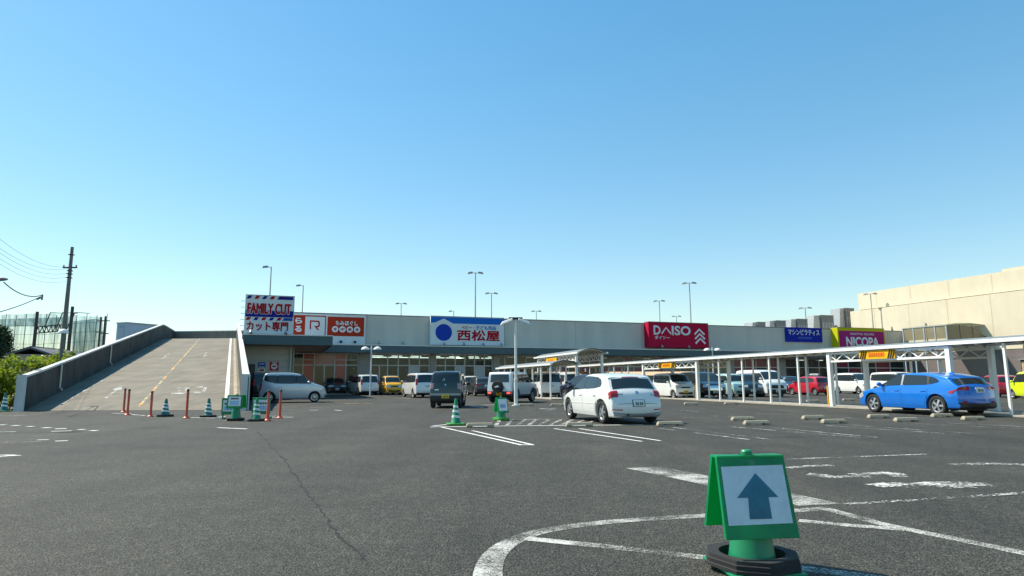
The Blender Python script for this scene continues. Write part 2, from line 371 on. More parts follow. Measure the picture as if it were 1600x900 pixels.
# worn writing on the left
for x0,y0,x1,y1 in ((0,664,8,664),(19,665.3,30,665.3),(43,666.7,52,666.7),(67,668.3,79,668.4),(86,670.3,104,669.6),(123,671.3,132,671.3),(141,673,152,673)):
    line([(x0,y0),(x1,y1)], .2, M_LINE, name='painted_letter_stroke')
line([(-20,675.5),(24,675)], .12, M_LINE); line([(80,674.3),(112,673.6)], .12, M_LINE)
line([(-20,691.5),(40,691),(92,690)], .07, M_LINE2); line([(58,688),(76,687.6)], .1, M_LINE); line([(86,689.5),(106,688.6)], .12, M_LINE)
line([(-20,716),(14,712.5),(32,712)], .09, M_LINE); line([(-20,711.5),(24,711.5)], .09, M_LINE)
line([(-20,649.5),(40,649)], .15, M_LINE2)
# crack running away through the asphalt
M_CRACK = worn('asphalt_crack', (.010, .010, .009), .75, 9, .4)
rc = random.Random(3); cp = []
for (x0,y0),(x1,y1),n in (((402,674),(440,714),9),((440,714),(478,768),14),((478,768),(530,838),20),((530,838),(575,880),14)):
    for i in range(n):
        t = i/n; cp.append((x0+(x1-x0)*t+rc.uniform(-3.2,3.2), y0+(y1-y0)*t))
gp = [G(*q) for q in cp]; l, r = ribbon_pts([(p.x,p.y) for p in gp], [rc.uniform(.006,.034) for _ in gp]); n = len(l)
MB().add([(x,y,.0045) for x,y in l]+[(x,y,.0045) for x,y in r], [(n+i,n+i+1,i+1,i) for i in range(n-1)]).build('crack', M_CRACK, ground)

# ================================================================== CAR RAMP
M_RAMP = concrete('ramp_concrete', (.175, .152, .112), .28, (1.5, .12, 1))
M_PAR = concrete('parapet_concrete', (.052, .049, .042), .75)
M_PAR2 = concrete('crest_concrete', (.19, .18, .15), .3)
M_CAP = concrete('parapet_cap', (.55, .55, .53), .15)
BL, BR = G(38, 642), G(377, 641); TL, TR = G(254, 529.5, 5.5), G(369, 528.5, 5.5)
def rh(t):
    t = max(0.0, t)
    if t >= 1: return 5.5
    return 5.5*(t if .06 < t < .95 else (t*t/.12+.03*0 if t <= .06 and False else t))
def rp(s, t, dz=0.0):
    a = BL.lerp(TL, t); b = BR.lerp(TR, t); p = a.lerp(b, s); return Vector((p.x, p.y, rh(t)+dz))
ramp = thing('car_ramp', 'long concrete ramp with parapets climbing to rooftop parking, left of the shops', 'ramp', (BL.x, BL.y, 0))
def rl(p): return (p[0]-BL.x, p[1]-BL.y, p[2])
NT = 24; ts = [i/NT*1.0 for i in range(NT+1)]+[1.12, 1.25]
mb = MB()
for t in ts: mb.add([rl(rp(0,t,.01)), rl(rp(1,t,.01))], [])
for i in range(len(ts)-1): mb.f.append((2*i,2*i+1,2*i+3,2*i+2)); mb.mi.append(0)
mb.build('deck', M_RAMP, ramp)
WH, WT = 1.5, .24
def wall_strip(s0, side, t0, t1, name):
    """parapet following the deck edge, down to the ground, in cast sections"""
    objs = []; secs = 8
    for k in range(secs):
        a, b = t0+(t1-t0)*k/secs, t0+(t1-t0)*(k+1)/secs-.0006
        m = MB(); tt = [a+(b-a)*j/3 for j in range(4)]; vs = []
        for t in tt:
            p = rp(s0, t); d = (rp(1, t)-rp(0, t)).normalized()*WT*side
            for q, z in ((p, 0), (p, rh(t)+WH-.09), (p+d, rh(t)+WH-.09), (p+d, 0)):
                vs.append(rl((q.x, q.y, z)))
        fs = []
        for j in range(3):
            for i in range(4): fs.append((4*j+i, 4*j+(i+1)%4, 4*j+4+(i+1)%4, 4*j+4+i))
        fs += [(0,1,2,3), (15,14,13,12)]
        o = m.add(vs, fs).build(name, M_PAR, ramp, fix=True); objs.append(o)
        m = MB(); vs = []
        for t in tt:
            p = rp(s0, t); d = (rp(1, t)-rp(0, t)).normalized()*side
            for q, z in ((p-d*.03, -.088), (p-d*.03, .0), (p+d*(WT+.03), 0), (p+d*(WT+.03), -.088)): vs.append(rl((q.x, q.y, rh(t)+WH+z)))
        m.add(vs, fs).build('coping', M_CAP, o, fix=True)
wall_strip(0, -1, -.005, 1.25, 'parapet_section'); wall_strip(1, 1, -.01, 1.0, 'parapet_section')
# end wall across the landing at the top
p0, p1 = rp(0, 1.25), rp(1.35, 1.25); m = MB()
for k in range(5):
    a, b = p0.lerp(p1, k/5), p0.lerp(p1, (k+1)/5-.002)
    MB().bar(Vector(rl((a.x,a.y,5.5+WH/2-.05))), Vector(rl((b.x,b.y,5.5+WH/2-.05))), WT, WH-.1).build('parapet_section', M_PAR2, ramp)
MB().bar(Vector(rl((p0.x,p0.y,5.5+WH-.05))), Vector(rl((p1.x,p1.y,5.5+WH-.05))), WT+.06, .1).build('coping', M_CAP, ramp)
# light end faces, drain pipes, kerb
for s0, side in ((0,-1),(1,1)):
    p = rp(s0, -.008); d = (rp(1,0)-rp(0,0)).normalized(); f = (rp(0,0)-rp(0,.1)).normalized(); c = p+d*side*WT/2+f*.06
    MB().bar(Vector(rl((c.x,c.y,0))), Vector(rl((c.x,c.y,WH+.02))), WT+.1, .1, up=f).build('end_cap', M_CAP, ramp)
for t in (.12, .40):
    p = rp(.006, t); q = MB().cyl(rl((p.x,p.y,rh(t)+.25)), rl((p.x,p.y,rh(t)+WH-.1)), .045, n=8)
    q.cyl(rl((p.x,p.y,rh(t)+.27)), rl((p.x+.2,p.y-.1,rh(t)+.17)), .045, n=8); q.build('drain_pipe', mat('pipe_cream', (.6,.57,.5), .5), ramp)
def ramp_line(s0, s1, t0, t1, m, n=6, name='painted_line', dz=.018):
    mb = MB()
    for i in range(n+1):
        t = t0+(t1-t0)*i/n; mb.add([rl(rp(s0,t,dz)), rl(rp(s1,t,dz))], [])
    for i in range(n): mb.f.append((2*i,2*i+1,2*i+3,2*i+2)); mb.mi.append(0)
    return mb.build(name, m, ramp)
ramp_line(.115, .13, .02, .99, M_LINE2, 14); ramp_line(.918, .94, .03, .99, M_LINE, 14)
ramp_line(.507, .519, .02, .99, worn('ramp_centre', (.55,.47,.28), .5, 12), 16)
for k in range(26): ramp_line(.505, .522, .02+k*.038, .02+k*.038+.027, M_LINEY if k % 3 == 0 else worn('ramp_dash', (.55,.47,.28), .42, 14) if 'ramp_dash' not in MATS else MATS['ramp_dash'], dz=.022)
def ramp_arrow(s, t, up):
    k = 1 if up else -1; dz = .018
    a = [(s-.007,t-.05),(s+.007,t-.05),(s+.007,t+.015),(s-.007,t+.015)]
    MB().add([rl(rp(x,t+(y-t)*k,dz)) for x,y in a], [(0,1,2,3)]).build('painted_arrow', M_LINE2, ramp)
    a = [(s-.026,t+.016),(s+.026,t+.016),(s,t+.06)]
    MB().add([rl(rp(x,t+(y-t)*k,dz)) for x,y in a], [(0,1,2)]).build('painted_arrow', M_LINE2, ramp)
ramp_arrow(.30, .13, True); ramp_arrow(.34, .57, True); ramp_arrow(.70, .60, False)
for s, t, w, l in ((.66,.16,.06,.012),(.76,.17,.05,.012),(.67,.115,.09,.012),(.77,.12,.05,.012),(.70,.14,.02,.05),(.80,.145,.02,.04),(.66,.13,.012,.03)):
    ramp_line(s-w/2, s+w/2, t-l/2, t+l/2, M_LINE2, 2, 'painted_letter_stroke')
for k in range(1, 9): ramp_line(.01, .99, k*.11-.0007, k*.11+.0007, mat('deck_joint', (.07,.065,.055), .9), 1, 'deck_joint', .014)
# gutter strip along the foot of the right parapet
ramp_line(.965, .985, .01, .98, mat('gutter_stain', (.36,.31,.22), .9, var=.3), 14, 'gutter')

# ================================================================== MAIN BUILDING
FA = R(19.5); FT = Vector((math.cos(FA), math.sin(FA), 0)); FN = Vector((-math.sin(FA), math.cos(FA), 0))
HB = 7.6; FO = G(570, 491, HB); FO.z = 0
def UF(px, py, yo=0.0):
    d = ray(px, py); k = (yo-(CP-FO).dot(FN))/d.dot(FN); p = CP+d*k; return ((p-FO).dot(FT), p.z)
def uf(px, yo=0.0): return UF(px, 560, yo)[0]
bld = thing('shop_building', 'long low grey shop building with glazed fronts under a dark teal canopy', 'building', FO, FA)
M_SID = siding('grey_siding', (.50, .49, .43)); M_TEAL = mat('teal_fascia', (.035, .085, .10), .45, var=.06)
M_SOF = mat('soffit', (.30, .20, .16), .7, var=.08); M_COPE = mat('coping_metal', (.50, .53, .54), .35, .3)
M_COLM = mat('column_tile', (.30, .29, .26), .6, var=.12, vscale=5); M_FRAME = mat('window_frame', (.55, .55, .50), .45)
M_COPED = mat('parapet_flashing', (.12, .15, .16), .4)
uL, uR = uf(440), uf(1416)
ZF0, ZF1 = UF(620, 551.5, -1.8)[1], UF(620, 540.5, -1.8)[1]     # canopy fascia
# upper wall panels: sheets between joints
joints = [uL]+[uf(x) for x in (570, 670, 788, 900, 1004, 1110, 1170, 1226, 1296, 1390)]+[uR]
for a, b in zip(joints, joints[1:]):
    MB().box(a+.01, b-.01, 0, .25, ZF0+.15, HB-.07).build('wall_panel', M_SID, bld)
    MB().box(a+.005, b-.005, -.05, .35, HB-.068, HB).build('parapet_coping', M_COPED, bld)
MB().box(uL, uR, .27, 45, 5.3, 5.5).build('roof_deck', mat('roof_concrete', (.3,.3,.28), .9, var=.1), bld)
MB().box(uL, uL+.25, .27, 45, 0, 5.29).box(uR-.25, uR, .27, 45, 0, 5.29).box(uL+.26, uR-.26, 44.7, 45, 0, 5.29).build('side_wall', M_SID, bld)
MB().box(uL+.26, uR-.26, 6.2, 6.4, .15, 5.28).build('inner_wall', mat('shop_back_wall', (.17,.19,.19), .8, var=.25, vscale=1.2), bld)
MB().box(uL+.26, uR-.26, .3, 6.15, ZF0+.11, ZF0+.2).build('shop_ceiling', mat('shop_ceiling', (.34,.36,.36), .8), bld)
MB().box(uL, uR, -1.9, 6.19, 0.012, .13).build('walkway_slab', mat('walk_slab', (.30,.29,.27), .85, var=.12), bld)
# canopy
cu0, cu1 = uL, uf(1300)
ncan = 14
for k in range(ncan):
    a, b = cu0+(cu1-cu0)*k/ncan, cu0+(cu1-cu0)*(k+1)/ncan
    MB().box(a+.004, b-.004, -1.8, -1.62, ZF0, ZF1).build('fascia_panel', M_TEAL, bld)
MB().box(cu0, cu1, -1.84, -.02, ZF1+.004, ZF1+.09).build('canopy_top', M_COPE, bld)
MB().box(cu0, cu1, -1.61, -.02, ZF0+.03, ZF0+.09).build('soffit', M_SOF, bld)
# shop fronts
G_CLEAR = shop_glass('shop_glass', (.035, .05, .045), .5); G_DIM = shop_glass('shop_glass_dim', (.025,.035,.035), .18)
G_RED = mat('red_window_film', (.36, .055, .035), .25, spec=.6); G_PINK = mat('pink_window_film', (.34,.12,.11), .2, spec=.6)
G_MAR = mat('maroon_window_film', (.16, .012, .04), .25, spec=.6); G_TEAL = mat('teal_window', (.02,.07,.10), .1)
G_WHT = mat('pale_window_film', (.42,.46,.46), .4)
z_mid = UF(620, 571)[1]; z_top = ZF0-.01
pane_cache = {}
def front(px0, px1, cuts, up, lo, doors=()):
    """one shop-front bay: frame, mullions, panes above and below the transom"""
    us = [uf(px0)]+[uf(c) for c in cuts]+[uf(px1)]
    f = MB()
    for u in us: f.box(u-.05, u+.05, .02, .16, .14, z_top)
    for a, b in zip(us, us[1:]):
        for z in (.19, z_mid, z_top-.05): f.box(a+.051, b-.051, .03, .15, z-.05, z+.05)
    fr = f.build('shop_front_frame', M_FRAME, bld)
    for i, (a, b) in enumerate(zip(us, us[1:])):
        for mm, z0, z1 in ((up[i % len(up)], z_mid+.052, z_top-.102), (lo[i % len(lo)], .242, z_mid-.052)):
            MB().box(a+.052, b-.052, .08, .10, z0, z1).build('pane', mm, fr)
        if i in doors:
            c = (a+b)/2; MB().box(c-.06, c+.06, .04, .07, .25, z_mid-.06).build('door_stile', M_FRAME, fr)
def column(px0, px1, yo=-.12):
    MB().box(uf(px0), uf(px1), yo, .26, .132, ZF0+.026).build('column', M_COLM, bld)
front(459, 560, (474, 491.5, 523.5, 541), [G_DIM, G_RED, G_PINK, G_RED, G_CLEAR], [G_DIM, G_RED, G_DIM, G_RED, G_CLEAR], (2,))
f = MB(); z = UF(480, 562)[1]
for a, b in ((474,491.5),(523.5,541),(541,560)): f.box(uf(a)+.052, uf(b)-.052, .03, .15, z-.04, z+.04)
f.build('transom', M_FRAME, bld)
column(561, 580)
front(580.5, 671, (606, 622.5, 639.5, 655.5), [G_CLEAR], [G_DIM, G_CLEAR, G_CLEAR, G_WHT, G_CLEAR], (0,))
column(672, 680.5)
front(681, 769.5, (696, 711.5, 726.5, 741.5, 757), [G_CLEAR], [G_CLEAR, G_CLEAR, G_WHT, G_CLEAR, G_WHT, G_CLEAR])
column(770, 779)
front(779.5, 862, (789, 806, 822, 842), [G_DIM], [G_DIM])
column(862.5, 871)
front(871.5, 950, (888, 905, 921, 936), [G_DIM, G_MAR], [G_MAR, G_DIM])
column(950.5, 958.5)
front(959, 1036, (975, 990, 1006, 1021), [G_DIM, G_MAR, G_DIM], [G_MAR, G_TEAL])
column(1036.5, 1044)
front(1044.5, 1138, (1062, 1080, 1100, 1120), [G_TEAL, G_TEAL, G_DIM], [G_TEAL, G_DIM])
column(1138.5, 1146)
front(1146.5, 1214, (1164, 1181, 1198), [G_MAR], [G_MAR, G_MAR, G_DIM])
column(1214.5, 1226)
front(1226.5, 1296, (1244, 1262, 1279), [G_DIM, G_CLEAR], [G_DIM])
column(1296.5, 1305)
front(1305.5, 1412, (1325, 1345, 1368, 1390), [G_MAR, G_DIM, G_DIM], [G_DIM, G_MAR])
# lit tubes under the shop ceiling, goods on shelves
M_TUBE = mat('shop_light', (1, 1, .93), .5, emit=3.5)
tube_me = MB().box(-.55,.55,-.07,.07,-.04,.04).mesh('ceiling_light', M_TUBE)
for px in (583, 592, 609, 627, 635, 653, 664, 686, 705, 713, 719, 741, 760):
    inst('ceiling_light', tube_me, bld, (uf(px, 1.4), 1.4, ZF0-.30))
for k, px in enumerate(range(590, 1400, 30)):
    inst('ceiling_light', tube_me, bld, (uf(px, 4.5), 4.5, ZF0-.05))
rg = random.Random(5)
for k in range(34):
    px = 470+k*27; u = uf(px, 3); w = rg.uniform(.5,1.2); h = rg.uniform(1.1,2.1)
    c = rg.choice([(.4,.4,.38),(.25,.2,.2),(.45,.3,.3),(.2,.25,.35),(.5,.45,.2),(.35,.12,.2)])
    MB().box(u-w/2, u+w/2, 2.5, 3.1, .132, h).build('display_shelf', mat('goods_%d' % (k % 9), c, .7, var=.5, vscale=6), bld)
# pillar pipe, poster frames stay with the annex below

# ------------------------------------------------------------------ annex with the barber sign
PA = G(378, 523, ZF1); ya = (PA-FO).dot(FN)
annex = thing('barber_annex', 'cream annex beside the ramp under a deep teal canopy, behind the silver van', 'building', FO+FN*ya+FT*UF(378,530,ya)[0], FA)
a0 = UF(378, 530, ya)[0]; a1 = UF(520, 530, ya)[0]-a0
M_CREAM = siding('cream_siding', (.47, .46, .40), .45, .06)
dep = -ya-1.9
MB().box(0, a1, 0, .18, ZF0, ZF1).box(a1-.18, a1, .182, dep, ZF0, ZF1).box(0, .18, .182, dep, ZF0, ZF1).build('fascia_panel', M_TEAL, annex)
MB().box(-.03, a1+.03, -.04, dep, ZF1+.004, ZF1+.08).build('canopy_top', M_COPE, annex)
MB().box(.182, a1-.182, .182, dep, ZF0+.02, ZF0+.1).build('soffit', M_SOF, annex)
w1 = UF(455, 570, ya+2.2)[0]-a0
MB().box(.05, w1, 2.2, 2.4, .012, ZF0+.01).box(w1-.2, w1, 2.402, dep, .012, ZF0+.01).build('wall_panel', M_CREAM, annex)
MB().box(w1-.12, w1+.03, 2.02, 2.19, .012, ZF0+.01).build('corner_post', mat('cream_post', (.5,.49,.43), .6), annex)
MB().cyl((w1+.12,2.5,.012), (w1+.12,2.5,ZF0), .06, n=8).build('downpipe', M_GREY, annex)
dx = UF(392, 570, ya+2.2)[0]-a0
MB().box(.3, dx+.3, 2.15, 2.198, .012, 2.5).build('door', mat('dark_door', (.05,.055,.06), .5), annex)
def poster(px0, px1, py0, py1, name, label, m, draw, yo):
    u0, z1 = UF(px0, py0, yo); u1, z0 = UF(px1, py1, yo); p = FO+FT*u0+FN*yo
    t = thing(name, label, 'poster', (p.x, p.y, z0), FA); w, h = u1-u0, z1-z0
    MB().box(0, w, -.02, 0, 0, h).build('sheet', m, t); draw(t, w, h); return t
M_W = mat('sign_white', (.74,.76,.76), .45); M_RED = mat('sign_red', (.42,.03,.02), .45); M_BLUE = mat('sign_blue', (.02,.08,.36), .45)
def d1(t, w, h):
    MB().box(w*.1,w*.9,-.026,-.022,h*.08,h*.22).build('printed_panel', M_W, t)
    for k in range(2): MB().box(w*.15,w*.85,-.026,-.022,h*(.55+.2*k),h*(.62+.2*k)).build('printed_line', M_W, t)
poster(403.5, 414.5, 566, 575, 'blue_poster', 'blue notice with white lines on the cream annex wall', M_BLUE, d1, ya+2.19)
poster(404, 414, 576, 581, 'small_notice', 'small white and red notice below the blue notice on the annex', M_W, lambda t,w,h: MB().box(w*.15,w*.85,-.026,-.022,h*.2,h*.8).build('printed_panel', M_RED, t), ya+2.19)
def d2(t, w, h):
    MB().cyl((w/2,-.022,h*.46),(w/2,-.03,h*.46), w*.36, n=24).build('printed_disc', M_W, t)
    MB().box(w*.3,w*.7,-.036,-.032,h*.38,h*.56).build('printed_panel', M_RED, t)
    MB().box(w*.2,w*.8,-.03,-.022,h*.84,h*.93).build('printed_line', M_W, t)
poster(422, 435, 565, 579, 'red_poster', 'red square notice with a white disc on the cream annex wall', mat('poster_red', (.5,.03,.07), .45), d2, ya+2.19)

# ------------------------------------------------------------------ signs
def sign(name, label, x0, x1, y0, y1, yo, depth, m, frame=None, fm=None, anchor='sign'):
    """sign box standing proud of the facade plane; local x along it, z up, face at y=0"""
    u0, z1 = UF(x0, y0, yo); u1, z0 = UF(x1, y1, yo)
    p = FO+FT*u0+FN*yo; t = thing(name, label, anchor, (p.x, p.y, z0), FA, 'shop signs on the facade'); w, h = u1-u0, z1-z0
    if frame:
        MB().box(0, w, .02, depth, 0, h).build('sign_box', fm, t)
        MB().box(frame, w-frame, 0, .018, frame, h-frame).build('sign_face', m, t)
    else: MB().box(0, w, 0, depth, 0, h).build('sign_box', m, t)
    return t, w, h
def face(t, x0, x1, z0, z1, m, name='sign_face', y=-.012, d=.01): return MB().box(x0, x1, y-d/2, y+d/2, z0, z1).build(name, m, t)
def polyf(t, pts, m, name='sign_face', y=-.012, d=.01): return MB().prism(pts, y-d/2, y+d/2).build(name, m, t, fix=True)
def disc(t, x, z, r, m, y=-.014, name='printed_disc'): return MB().cyl((x,y,z),(x,y+.006,z), r, n=28).build(name, m, t)
def spot(t, x, z, y=-.55):
    """small sign lamp on an arm"""
    q = MB().cyl((x,.0,z),(x,y,z-.02), .025, n=6).cyl((x,y-.12,z-.1),(x,y+.08,z+.12), .11, .07, n=10); q.build('spotlight', M_GALV, t, smooth=40)
M_NAVY = mat('sign_navy', (.015,.02,.22), .4); M_CRIM = mat('sign_crimson', (.44,.006,.04), .4); M_LET = mat('letter_red', (.36,.008,.02), .4)
M_SILV = mat('sign_pale', (.62,.66,.66), .45)
# barber sign
t, w, h = sign('barber_sign', 'tall white barber sign FAMILY CUT with red and navy stripes', 384, 458, 460.5, 522.5, ya+.3, .5, M_SILV)
face(t, .05, w-.05, h*.437, h*.61, M_NAVY, y=-.008)
for row, hb, ht in ((h*.905,0,h*.08), (h*.30+h*.05,0,h*.075)):
    n = 6
    for k in range(n):
        x = w*(.02+.155*k); mm = M_NAVY if (k % 2 == 0) == (row > h*.5) else M_LET
        if k == 5: continue
        polyf(t, [(x, row), (x+w*.075, row), (x+w*.115, row+ht), (x+w*.04, row+ht)], mm, 'stripe', y=-.016)
polyf(t, [(w*.64,h*.905),(w*.97,h*.905),(w*.97,h*.985),(w*.68,h*.985)], M_NAVY, 'stripe', y=-.016)
polyf(t, [(w*.76,h*.35),(w*.97,h*.35),(w*.97,h*.425),(w*.80,h*.425)], M_BLUE, 'stripe', y=-.02)
text(t, 'FAMILY CUT', w*.49, h*.655, w*.87, h*.26, M_W, y=-.026, fat=w*.02)
text(t, 'FAMILY CUT', w*.49, h*.655, w*.87, h*.26, M_LET, y=-.05, fat=w*.010)
text(t, 'カット専門', w*.47, h*.20, w*.83, h*.235, M_LET, y=-.03, fat=w*.006)
for k in range(9):
    z = h*(.12+.095*k); MB().add([(w+.002,.02,z),(w+.002,.48,z+h*.03),(w+.002,.48,z+h*.075),(w+.002,.02,z+h*.045)], [(0,1,2,3)]).build('stripe', M_NAVY if k % 2 else M_LET, t)
face(t, 0, w, h, h+.03, M_COPED, 'cap', y=.25, d=.54)
spot(t, w*.15, .1); spot(t, w*.85, .1)
for k in range(5): MB().cyl((-.02,.1,h*(.2+.16*k)),(-.28,.1,h*(.2+.16*k)), .02, n=6).build('bracket', M_GREY, t)
# massage shop sign: white box with three panels
t, w, h = sign('massage_sign', 'wide white framed red massage shop sign with letter R and hiragana', 452, 570.5, 489, 538, -.5, .5, M_SILV)
k = w/(570.5-452); X = lambda px: (px-452)*k; Z = lambda py: (538-py)*h/49
M_ORG = mat('sign_orange_red', (.40,.035,.014), .45)
face(t, X(453), X(508), Z(537), Z(492), M_ORG); face(t, X(476.5), X(506.5), Z(530), Z(494), M_SILV, y=-.024)
face(t, X(510.5), X(568), Z(525), Z(493), M_ORG)
polyf(t, [(X(483.5),Z(515)),(X(485.5),Z(515)),(X(485.5),Z(502.5)),(X(495),Z(502.5)),(X(496.5),Z(504)),(X(496.5),Z(508)),(X(495),Z(509.3)),(X(490),Z(509.3)),(X(495.5),Z(516)),
          (X(498.3),Z(516)),(X(494.5),Z(511.4)),(X(496.5),Z(511.2)),(X(498.8),Z(509)),(X(498.8),Z(503)),(X(496.5),Z(500.2)),(X(483.5),Z(500.2))], M_LET, 'lettering', y=-.036)
text(t, 'ら', X(466.5), Z(501), X(471.3)-X(462), Z(496.5)-Z(505.5), M_W, y=-.024, bold=.045)
text(t, 'る', X(466.5), Z(514.5), X(471.3)-X(462), Z(510)-Z(519), M_W, y=-.024, bold=.045)
text(t, 'もみほぐし', X(540.5), Z(503.3), X(557.5)-X(523), Z(499.5)-Z(507), M_W, y=-.024, bold=.03)
for c, px in zip('年中無休', (522.6, 534, 545.5, 557)):
    disc(t, X(px), Z(513.7), k*5.0, M_W, y=-.03); text(t, c, X(px), Z(513.7), k*5.5, k*5.5, M_LET, y=-.045, bold=.01)
for px in (532, 554): MB().ell((X(px), -.16, .2), (.13,.13,.13)).cyl((X(px),0,.12),(X(px),-.15,.2),.03,n=6).build('spotlight', M_DARK, t, smooth=60)
face(t, 0, w, h, h+.07, M_COPED, 'cap', y=.25, d=.56)
# children's clothes shop sign
t, w, h = sign('childrenswear_sign', 'white sign with blue gabled top band, blue disc and red kanji', 673, 787.5, 494, 540.5, -.55, .55, M_SILV)
k = w/114.5; X = lambda px: (px-673)*k; Z = lambda py: h-(py-494)*h/46.5
M_SB = mat('sign_sky_blue', (.01,.13,.50), .4)
polyf(t, [(X(673.4),Z(504.5)),(X(680),Z(504)),(X(693),Z(497)),(X(707),Z(505)),(X(787.2),Z(505)),(X(787.2),h-.04),(X(673.4),h-.04)], M_SB)
disc(t, X(693), Z(520), k*12.6, mat('disc_blue', (.01,.05,.36), .4))
text(t, 'ベビー・', X(730), Z(511), k*20, k*5.2, M_LET, bold=.02); text(t, '子ども用品', X(758.5), Z(511), k*32, k*5.8, M_SB, bold=.02)
text(t, '西松屋', X(747), Z(524), k*66, k*15.5, M_LET, y=-.03, fat=k*.55)
for px in (692, 722, 752, 781): spot(t, X(px), .12)
face(t, 0, w, h, h+.06, M_COPED, 'cap', y=.28, d=.6)
# variety shop sign: crimson box
t, w, h = sign('variety_shop_sign', 'crimson box sign DAISO with three white chevrons', 1013, 1108, 503, 544, -.95, .95, M_CRIM)
k = w/95; X = lambda px: (px-1013)*k; Z = lambda py: h-(py-503)*h/41
def stroke(t, pts, wd, m, y=-.016, name='lettering'):
    mb = MB()
    for a, b in zip(pts, pts[1:]): mb.bar((a[0],y,a[1]),(b[0],y,b[1]), .012, wd, up=(0,0,1) if abs(a[0]-b[0]) > .01 else (1,0,0))
    return mb.build(name, m, t)
def polyline_face(t, pts, wd, m, y=-.016):
    q = [Vector(p) for p in pts]; l, r = ribbon_pts([tuple(p) for p in q], wd)
    return polyf(t, l+r[::-1], m, 'lettering', y)
text(t, 'D', X(1026), Z(516), k*10, k*11.5, M_W, bold=.03); text(t, 'ISO', X(1064), Z(516), k*29, k*12, M_W, bold=.03)
polyline_face(t, [(X(1033),Z(521.6)),(X(1040),Z(511.5)),(X(1047.5),Z(521.6))], k*2.1, M_W)
text(t, 'ダイソー', X(1033.5), Z(528), k*23, k*5, M_W, bold=.02)
for j in range(3):
    y = 512+j*7.6; x = 1093+j*.5
    polyline_face(t, [(X(x-7.7),Z(y+9.5)),(X(x),Z(y+1)),(X(x+8.2),Z(y+9.5))], k*2.6, M_W)
spot(t, X(1031), .1, -.3); spot(t, X(1073), .1, -.3)
face(t, 0, w, h, h+.06, M_COPED, 'cap', y=.45, d=.98)
# pilates sign
t, w, h = sign('pilates_sign', 'flat blue sign with white katakana left of the magenta sign', 1227, 1285.5, 511, 535, -.16, .16, mat('sign_royal', (.008,.02,.30), .4))
k = w/58.5; X = lambda px: (px-1227)*k; Z = lambda py: h-(py-511)*h/24
text(t, 'マシンピラティス', X(1256), Z(519), k*50, k*7.2, M_W, bold=.02)
face(t, X(1246), X(1268), Z(530), Z(526.5), mat('sign_dim_blue', (.05,.10,.42), .5), 'printed_line')
# amusement sign
t, w, h = sign('amusement_sign', 'magenta panel on a yellow box sign, half hidden by the walkway roof', 1308, 1384, 511.5, 546, -1.0, 1.0, mat('sign_yellow', (.50,.47,.01), .4))
k = w/76; X = lambda px: (px-1308)*k; Z = lambda py: h-(py-511.5)*h/34.5
face(t, X(1310), X(1382.5), Z(546), Z(516.5), mat('sign_magenta', (.36,.02,.16), .4))
text(t, 'HEARTFUL SQUARE', X(1347), Z(521.7), k*38, k*3.2, M_W, y=-.024, bold=.0); text(t, 'NICOPA', X(1347), Z(534.5), k*52, k*11, M_W, y=-.024, bold=.04)
face(t, 0, w, h, h+.05, M_COPED, 'cap', y=.5, d=1.03)
# lone spot lamps on the bare wall
for i, px in enumerate((591, 628)):
    u, z = UF(px, 536, -.1); p = FO+FT*u+FN*-.02; t = thing('wall_lamp', '%s small grey lamp low on the bare wall between the red and the gabled sign' % ('left' if i == 0 else 'right'), 'lamp', (p.x, p.y, z-.1), FA, 'wall lamps'); spot(t, 0, .1)

# ================================================================== BEIGE BUILDING ON THE RIGHT
M_BEI = concrete('beige_render', (.64,.57,.42), .06, (.6,.6,.1)); M_BRN = siding('brown_wall', (.17,.145,.135), .6, .08)
KO = FO+FT*uf(1412); big = thing('hall_building', 'tall windowless beige hall rising behind the shops on the right', 'building', KO, FA)
# local: x along FT (into the hall), y along FN; the lit wall faces -x
U1 = uf(1412)
def hz(px, py, x):
    d = ray(px, py); k = (U1+x-(CP-FO).dot(FT))/d.dot(FT); p = CP+d*k; return p.z, (p-KO).dot(FN)
HT, HYC = hz(1340, 459, .8); HG, HYC2 = hz(1500, 465.5, .2)
HS = hz(1566, 426.5, .9)
MB().box(.8, 60, -34, HYC, HG+.15, HT).build('upper_wall', M_BEI, big)
MB().box(.2, 60, -34, HYC+1.0, 4.6, HG).build('lower_wall', M_BEI, big)
MB().box(.9, 59.9, -33.9, HYC-.1, HG+.002, HG+.148).build('groove', mat('groove', (.2,.18,.15), .9), big)
MB().box(.25, 60, -34, HYC+.9, .012, 4.59).build('base_wall', M_BRN, big)
MB().box(.9, 60, -34.1, HS[1], HT+.002, HT+.3).build('parapet_step', M_BEI, big)
for y, z0, z1 in ((1.5,6.8,8.3),(-3.4,6.6,8.4)): MB().cyl((.13,y,z0-2),(.13,y,z1), .05, n=6).box(.05,.19,y-.08,y+.08,z1-.5,z1-.2).build('conduit', M_GREY, big)
for k in range(7):
    y = HYC-3-k*5.2; MB().box(.785,.799,y-.02,y+.02,HG+.3,HT-.05).build('panel_joint', mat('joint_strip', (.54,.47,.33), .9), big); MB().box(.185,.199,y-.02,y+.02,4.7,HG-.05).build('panel_joint', MATS['joint_strip'], big)  # panel joints as thin strips, slightly darker than the walls
